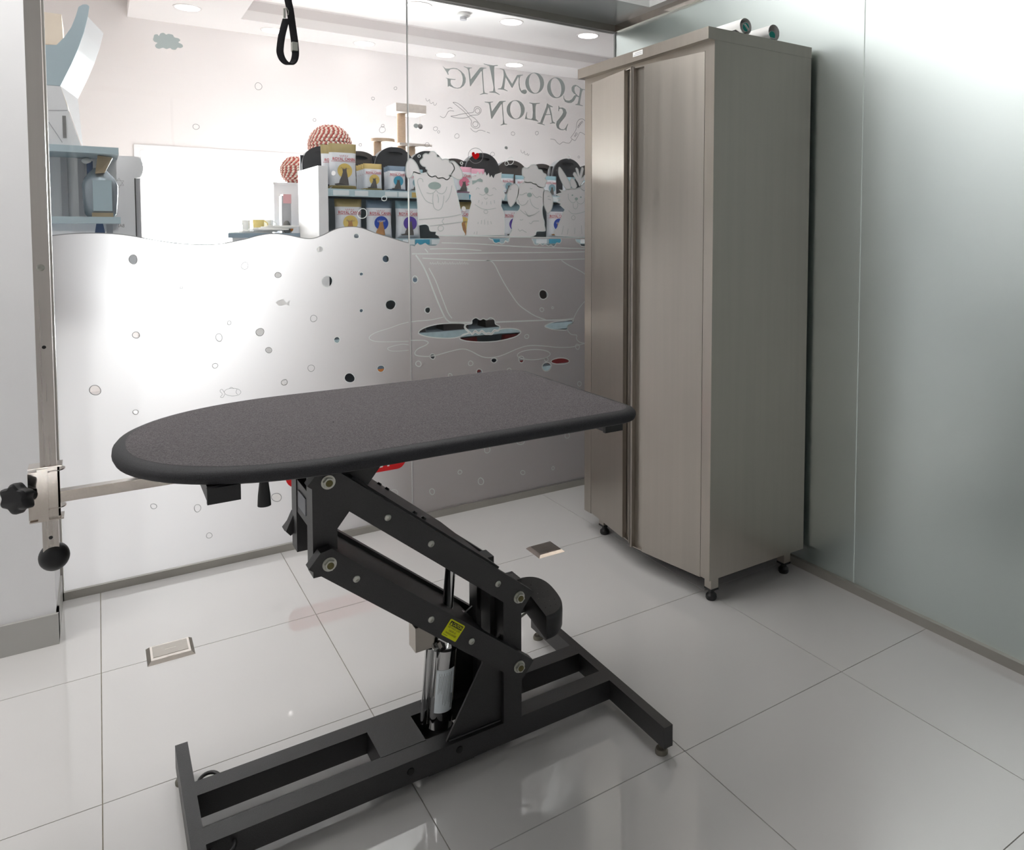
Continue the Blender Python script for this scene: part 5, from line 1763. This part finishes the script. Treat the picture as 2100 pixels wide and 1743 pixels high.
decal('dog_decal', 'frosted dog decal with tall pointed ears and a bowed tuft, beside the steel cabinet', 'dog decal',
      [[(1225, 590), (1200, 622), (1100, 600), (1150, 652), (1035, 690), (1130, 722), (1055, 760), (1140, 782), (1055, 822), (1150, 852), (1110, 870), (1200, 950), (1180, 1000), (1120, 1150), (1070, 1280), (1040, 1425), (1840, 1430), (1800, 1250), (1720, 1000), (1700, 900), (1780, 860), (1700, 820), (1800, 760), (1690, 730), (1680, 640), (1560, 640), (1480, 562), (1400, 590), (1310, 580)],
       [(1105, 195), (1150, 240), (1240, 380), (1290, 480), (1310, 580), (1225, 590), (1150, 470), (1095, 340), (1090, 240)],
       [(1300, 440), (1330, 390), (1380, 440), (1420, 540), (1370, 590), (1310, 530)], [(1482, 560), (1530, 500), (1590, 460), (1600, 560), (1545, 620)],
       [(1440, 470), (1350, 330), (1390, 290), (1440, 370), (1395, 220), (1440, 230), (1470, 350), (1500, 210), (1540, 230), (1500, 400), (1560, 340), (1640, 360), (1530, 450), (1470, 540)],
       [(1800, 280), (1760, 300), (1680, 420), (1630, 520), (1610, 590), (1690, 630), (1760, 520), (1810, 400)]],
      [[(1265, 670), (1270, 760), (1330, 830), (1380, 825), (1405, 790), (1440, 840), (1500, 855), (1550, 810), (1555, 750)], [(1355, 850), (1360, 920), (1400, 945), (1435, 900), (1430, 850)], [(1270, 970), (1340, 1030), (1470, 1020), (1560, 990)],
       [(1320, 1100), (1345, 1138), (1385, 1125), (1385, 1080), (1350, 1062), (1320, 1100)], [(1150, 1400), (1180, 1250)], [(1250, 1400), (1265, 1300)], [(1380, 1390), (1385, 1280)], [(1510, 1390), (1500, 1240)], [(1570, 1380), (1560, 1180)]],
      D2, [(ell(1340, 700, 15, 15, 14), 'frost_mint'), (ell(1490, 735, 15, 15, 14), 'frost_mint'), (ell(1410, 765, 28, 26, 16), 'frost_mint')], 'dog decals on the glass', lw=.0034, sm=2)

# lettering GROOMING SALON, reversed as seen from this side -----------------------------------------------------------
LET = {
    'g': [[(108, 92), (150, 130), (200, 132), (250, 122), (300, 130), (350, 160), (395, 205), (415, 260), (412, 310), (390, 355), (350, 385), (310, 393), (270, 388), (225, 370), (200, 358), (180, 370), (178, 300), (175, 268), (148, 248), (200, 262), (282, 270), (280, 278), (220, 276), (215, 310), (225, 340), (260, 372), (300, 385), (340, 375), (365, 340), (375, 290), (372, 235), (350, 180), (310, 145), (260, 133), (215, 140), (190, 165), (185, 180), (192, 212), (180, 212), (165, 180), (145, 150)]],
    'n': [[(388, 100), (430, 115), (498, 118), (495, 125), (470, 130), (462, 145), (480, 270), (600, 120), (618, 115), (685, 120), (684, 128), (645, 135), (638, 160), (653, 400), (662, 445), (705, 460), (700, 466), (660, 462), (602, 474), (600, 468), (640, 450), (640, 400), (624, 170), (615, 165), (475, 365), (468, 355), (448, 160), (435, 130), (390, 108)]],
    'i': [[(648, 65), (700, 78), (770, 90), (830, 86), (832, 95), (790, 102), (785, 150), (790, 350), (800, 430), (858, 468), (855, 476), (800, 450), (722, 442), (722, 434), (770, 425), (778, 380), (770, 330), (735, 150), (722, 100), (650, 73)]],
    'm': [[(858, 128), (900, 138), (918, 145), (950, 225), (1020, 330), (1085, 215), (1160, 210), (1162, 218), (1130, 228), (1118, 260), (1115, 310), (1122, 375), (1142, 420), (1165, 408), (1195, 405), (1213, 425), (1208, 450), (1188, 464), (1162, 458), (1140, 445), (1115, 405), (1103, 340), (1105, 265), (1100, 240), (1022, 385), (1010, 375), (935, 245), (920, 360), (915, 395), (962, 420), (958, 428), (905, 408), (832, 400), (834, 393), (875, 385), (890, 350), (910, 220), (905, 160), (895, 147), (860, 135)]],
    'o': [ell(1314, 322, 122, 138, 40, rot=-.05), ell(1312, 321, 72, 130, 40, rot=-.12)],
    'o2': [ell(1593, 382, 117, 136, 40, rot=-.08), ell(1592, 381, 68, 127, 40, rot=-.16)],
    'r': [[(1982, 405), (1975, 412), (1945, 408), (1930, 440), (1908, 560), (1905, 600), (1945, 615), (1942, 622), (1895, 612), (1845, 605), (1846, 598), (1872, 590), (1885, 545), (1890, 505), (1860, 495), (1830, 550), (1795, 578), (1750, 580), (1710, 565), (1690, 525), (1690, 480), (1696, 482), (1700, 520), (1725, 545), (1765, 550), (1800, 530), (1830, 485), (1852, 472), (1820, 455), (1797, 420), (1795, 380), (1815, 352), (1845, 343), (1880, 358), (1930, 395)],
          [(1895, 382), (1860, 358), (1838, 370), (1832, 410), (1845, 450), (1875, 482), (1892, 492), (1904, 430), (1906, 392)]],
    'n2': [[(660, 562), (710, 565), (770, 562), (770, 570), (740, 575), (738, 590), (755, 690), (850, 562), (865, 555), (935, 553), (935, 562), (902, 568), (897, 590), (912, 800), (922, 848), (955, 855), (954, 862), (920, 862), (870, 874), (868, 867), (898, 850), (900, 800), (885, 600), (878, 595), (755, 790), (745, 780), (722, 610), (710, 580), (662, 570)]],
    'o3': [ell(1066, 668, 118, 125, 40, rot=-.05), ell(1064, 668, 70, 117, 40, rot=-.1)],
    'l': [[(1243, 574), (1300, 582), (1380, 580), (1380, 588), (1335, 595), (1325, 640), (1325, 740), (1330, 790), (1362, 815), (1360, 822), (1320, 812), (1250, 798), (1185, 790), (1187, 780), (1210, 695), (1217, 700), (1210, 755), (1220, 780), (1270, 790), (1285, 770), (1290, 700), (1285, 620), (1280, 595), (1245, 582)]],
    'a': [[(1478, 582), (1490, 595), (1552, 628), (1550, 636), (1515, 630), (1537, 720), (1552, 820), (1582, 840), (1580, 848), (1545, 845), (1515, 852), (1514, 845), (1538, 835), (1522, 735), (1455, 740), (1420, 835), (1415, 850), (1447, 865), (1445, 872), (1405, 860), (1350, 848), (1352, 840), (1385, 835), (1410, 770), (1465, 630), (1470, 600)], [(1462, 728), (1518, 725), (1495, 635)]],
    's': [[(1625, 615), (1632, 620), (1640, 640), (1680, 640), (1715, 660), (1732, 705), (1720, 750), (1690, 790), (1655, 830), (1632, 870), (1635, 900), (1660, 920), (1695, 925), (1715, 905), (1745, 850), (1752, 855), (1735, 900), (1728, 945), (1720, 944), (1715, 927), (1680, 936), (1640, 930), (1605, 905), (1592, 860), (1602, 820), (1640, 775), (1670, 735), (1685, 700), (1675, 665), (1655, 652), (1635, 660), (1632, 690), (1622, 685)]],
}
LET['g2'] = [[(a_ + 1885, b_ + 292) for a_, b_ in LET['g'][0]]]
o0 = g(1040, 240)
sg_ = thing('lettering_sign', 'grey reversed GROOMING SALON lettering on the upper glass pane', 'lettering', (o0[0], YF, g(1040, 300)[1]))
for k, l in LET.items():
    flat('letter', [[gz(q_, Z3) for q_ in l]], 'vinyl_grey', YF, sg_)

# small drawings ---------------------------------------------------------------------------------------------------------


def lines_decal(name, label, cat, lines, Z, w=.0022, m='vinyl_grey_line', group=None, closed=()):
    pts = [p_ for l in lines for p_ in gz(l, Z)]
    mb = MB()
    for i, l in enumerate(lines):
        stroke(mb, smooth_path(gz(l, Z), 5, i in closed), w, YF, i in closed)
    o_ = mb.build(name, m, origin=(sum(p_[0] for p_ in pts) / len(pts), YF, min(p_[1] for p_ in pts)))
    return tag(o_, label, cat, group)


sc_ = thing('scissors_decal', 'outlined open scissors drawn on the glass beside the word SALON', 'scissors decal', (g(950, 255)[0], YF, g(950, 265)[1]))
for nm, l in (('blade', [(248, 572), (300, 580), (360, 620), (420, 680), (470, 740), (530, 780), (575, 830), (597, 865), (590, 895), (560, 910), (520, 905), (490, 880), (485, 850), (490, 815), (470, 785), (440, 750), (390, 690), (330, 640), (280, 600)]),
              ('blade', [(222, 752), (280, 745), (360, 725), (430, 715), (500, 705), (520, 690), (525, 655), (545, 632), (580, 632), (610, 655), (615, 690), (600, 715), (575, 735), (540, 738), (490, 742), (440, 765), (380, 778), (300, 775), (240, 762)]),
              ('finger_ring', ell(540, 857, 34, 34, 20)), ('finger_ring', ell(568, 683, 30, 32, 20))):
    mb = MB()
    stroke(mb, smooth_path(gz(l, Z3), 4, True), .0024, YF, True)
    mb.build(nm, 'vinyl_grey_line', sc_)
lines_decal('squiggle_decal', 'wavy grey hair lines drawn beside the scissors points', 'decal', [[(178, 655), (210, 640), (240, 652)], [(78, 752), (120, 772), (150, 755), (180, 700), (210, 683), (262, 687)]], Z3, group='squiggle decals')
lines_decal('squiggle_decal', 'wavy grey dashed line drawn under the scissors handles', 'decal', [[(477, 910), (510, 945), (550, 958), (580, 940), (620, 937), (672, 953)], [(690, 960), (728, 973)]], Z3, group='squiggle decals')
dr_ = thing('hair_dryer_decal', 'outlined hair dryer with a wavy cord drawn on the glass by the cabinet', 'hair dryer decal', (g(1190, 270)[0], YF, g(1180, 296)[1]))
for nm, l, cl_ in (('housing', [(2180, 960), (2100, 900), (2005, 860), (1960, 800), (1925, 788), (1890, 800), (1865, 840), (1858, 890), (1855, 920), (1830, 970), (1790, 1025), (1795, 1045), (1835, 1070), (1850, 1060), (1880, 1010), (1905, 965), (1950, 980), (2005, 1025), (2090, 1090), (2180, 1120)], True),
                   ('cord', [(1805, 1050), (1770, 1100), (1730, 1102), (1685, 1090), (1655, 1110), (1635, 1118), (1605, 1095), (1575, 1060), (1520, 1050)], False),
                   ('vent', ell(1885, 888, 8, 16, 12, rot=.4), True), ('vent', ell(1898, 866, 8, 16, 12, rot=.4), True), ('vent', ell(1912, 846, 8, 16, 12, rot=.4), True), ('vent', ell(1930, 830, 8, 14, 12, rot=.4), True), ('button', ell(1858, 985, 12, 15, 14), True), ('button', ell(1840, 1010, 8, 11, 14), True)):
    mb = MB()
    stroke(mb, smooth_path(gz(l, Z3), 4, cl_), .0022, YF, cl_)
    mb.build(nm, 'vinyl_grey_line', dr_)
Zw = (820, 100, 4.151)
lines_decal('squiggle_decal', 'small scalloped grey squiggle beside the glass joint above the scissors', 'decal', [[(220, 420), (226, 440), (240, 445), (252, 432), (256, 460), (272, 466), (284, 455), (290, 478), (304, 480), (314, 462)]], Zw, .0018, group='squiggle decals')
lines_decal('squiggle_decal', 'small scalloped grey squiggle above the poodle decal', 'decal', [[(1030, 858), (1035, 880), (1050, 888), (1060, 872), (1064, 896), (1078, 902), (1086, 890), (1090, 910), (1102, 896)]], Zw, .0018, group='squiggle decals')
hb_ = thing('heart_bubble_decal', 'speech bubble with a red heart drawn on the glass above the dogs', 'decal', (g(975, 320)[0], YF, g(975, 335)[1]))
bub = [(1180 + 132 * cos(t_), 168 + 136 * sin(t_)) for t_ in [radians(a_) for a_ in range(-205, 118, 12)]]
mb = MB()
stroke(mb, smooth_path(gz(bub + [(1100, 270), (1070, 240), (1022, 274), (1045, 215)], D1), 3, True), .0024, YF, True)
mb.build('bubble_outline', 'vinyl_grey_line', hb_)
flat('heart', [[[(p_.x, p_.y) for p_ in smooth_path(gz([(1115, 160), (1112, 125), (1130, 103), (1155, 108), (1172, 140), (1195, 122), (1225, 122), (1245, 145), (1240, 180), (1215, 215), (1180, 230), (1150, 210), (1130, 185)], D1), 4, True)]]], 'vinyl_red', YF - .0002, hb_)
Zc = (240, 0, 3.5)
cl_ = [(262, 270), (268, 250), (290, 246), (300, 258), (312, 240), (335, 236), (352, 248), (370, 243), (400, 250), (412, 268), (440, 275), (454, 290), (440, 304), (466, 318), (473, 335), (455, 345), (435, 342), (420, 357), (395, 355), (380, 345), (355, 352), (330, 343), (300, 350), (278, 340), (274, 322), (290, 308), (270, 300), (258, 285)]
o_ = flat('cloud_decal', [[[(p_.x, p_.y) for p_ in smooth_path(gz(cl_, Zc), 3, True)]]], 'vinyl_grey', YF)
tag(o_, 'small grey cloud decal on the upper left glass pane', 'cloud decal')

# loose bubbles on the clear glass ------------------------------------------------------------------------------------------
up = [(530, 177, 7, 7.5, 0, 'on the glass below the noose'), (402, 260, 6.5, 5.5, 0, 'on the glass left of the noose'), (394, 393, 14, 11.5, 0, 'in front of the bright window'), (645, 246, 3, 3, 0, 'above the striped rope ball'),
      (784, 266, 6, 6.5, 0, 'left of the cat tree'), (785, 258, 3, 3, 0, 'left of the cat tree'), (765, 202, 3, 3, 0, 'above the cat tree'), (811, 181, 3, 3, 0, 'above the cat tree'), (739, 297, 2.8, 2.8, 0, 'above the carriers by the rope ball'),
      (876, 297, 4.5, 4.5, 0, 'at the cat tree step'), (893, 264, 4.2, 4.2, 0, 'right of the cat tree'), (899.5, 270.5, 2.4, 2.4, 0, 'right of the cat tree'), (937, 279, 4.5, 4.8, 0, 'below the scissors'), (1052, 274, 3.5, 3.8, 0, 'below the word SALON'), (1101, 273, 3.2, 3.6, 0, 'below the word SALON'),
      (1038, 303, 3.2, 3.2, 1, 'above the shaggy dog'), (853, 258, 5, 4.6, 1, 'at the hanging cat toy'), (594, 17, 4, 6, 1, 'behind the noose'), (1010, 316, 4, 4.2, 0, 'beside the heart'), (1047, 330, 6.6, 7, 2, 'above the shaggy dog'), (1039, 335, 4, 4, 2, 'above the shaggy dog'), (1166.5, 322, 3.6, 4, 2, 'above the pointed-ear dog'), (1187, 322, 2, 2, 0, 'above the pointed-ear dog'),
      (859.5, 320, 2.6, 2.6, 2, 'over a black carrier'), (946.5, 334.5, 2.6, 2.6, 2, 'over a brown carrier'), (684, 355, 4.6, 4.6, 3, 'over the olive bag'), (743, 438, 9.5, 10, 2, 'between two bags of the lower shelf'), (788, 407, 5, 5, 2, 'over the blue-marked bag'), (951, 428, 4.4, 5, 3, 'between the two left dogs')]
for i, (x, y, rx, ry, k_, wh) in enumerate(up):
    c_ = g(x, y)
    loop_ = hull_px(x, y, rx, ry, seed=200 + i, n=28)
    if k_ in (1, 3):
        o_ = flat('bubble_decal', [[loop_]], 'vinyl_grey' if k_ == 1 else 'frost_dog', YF)
    else:
        mb = MB()
        stroke(mb, loop_, .0019 if k_ == 0 else .0030, YF, True)
        o_ = mb.build('bubble_decal', 'vinyl_grey_line' if k_ == 0 else 'frost_line', origin=(c_[0], YF, c_[1]))
    kind_ = {0: 'thin grey bubble outline', 1: 'filled grey bubble dot', 2: 'white bubble outline', 3: 'filled white bubble dot'}[k_]
    tag(o_, kind_ + ' decal ' + wh, 'bubble decal', 'bubble decals on the clear glass')
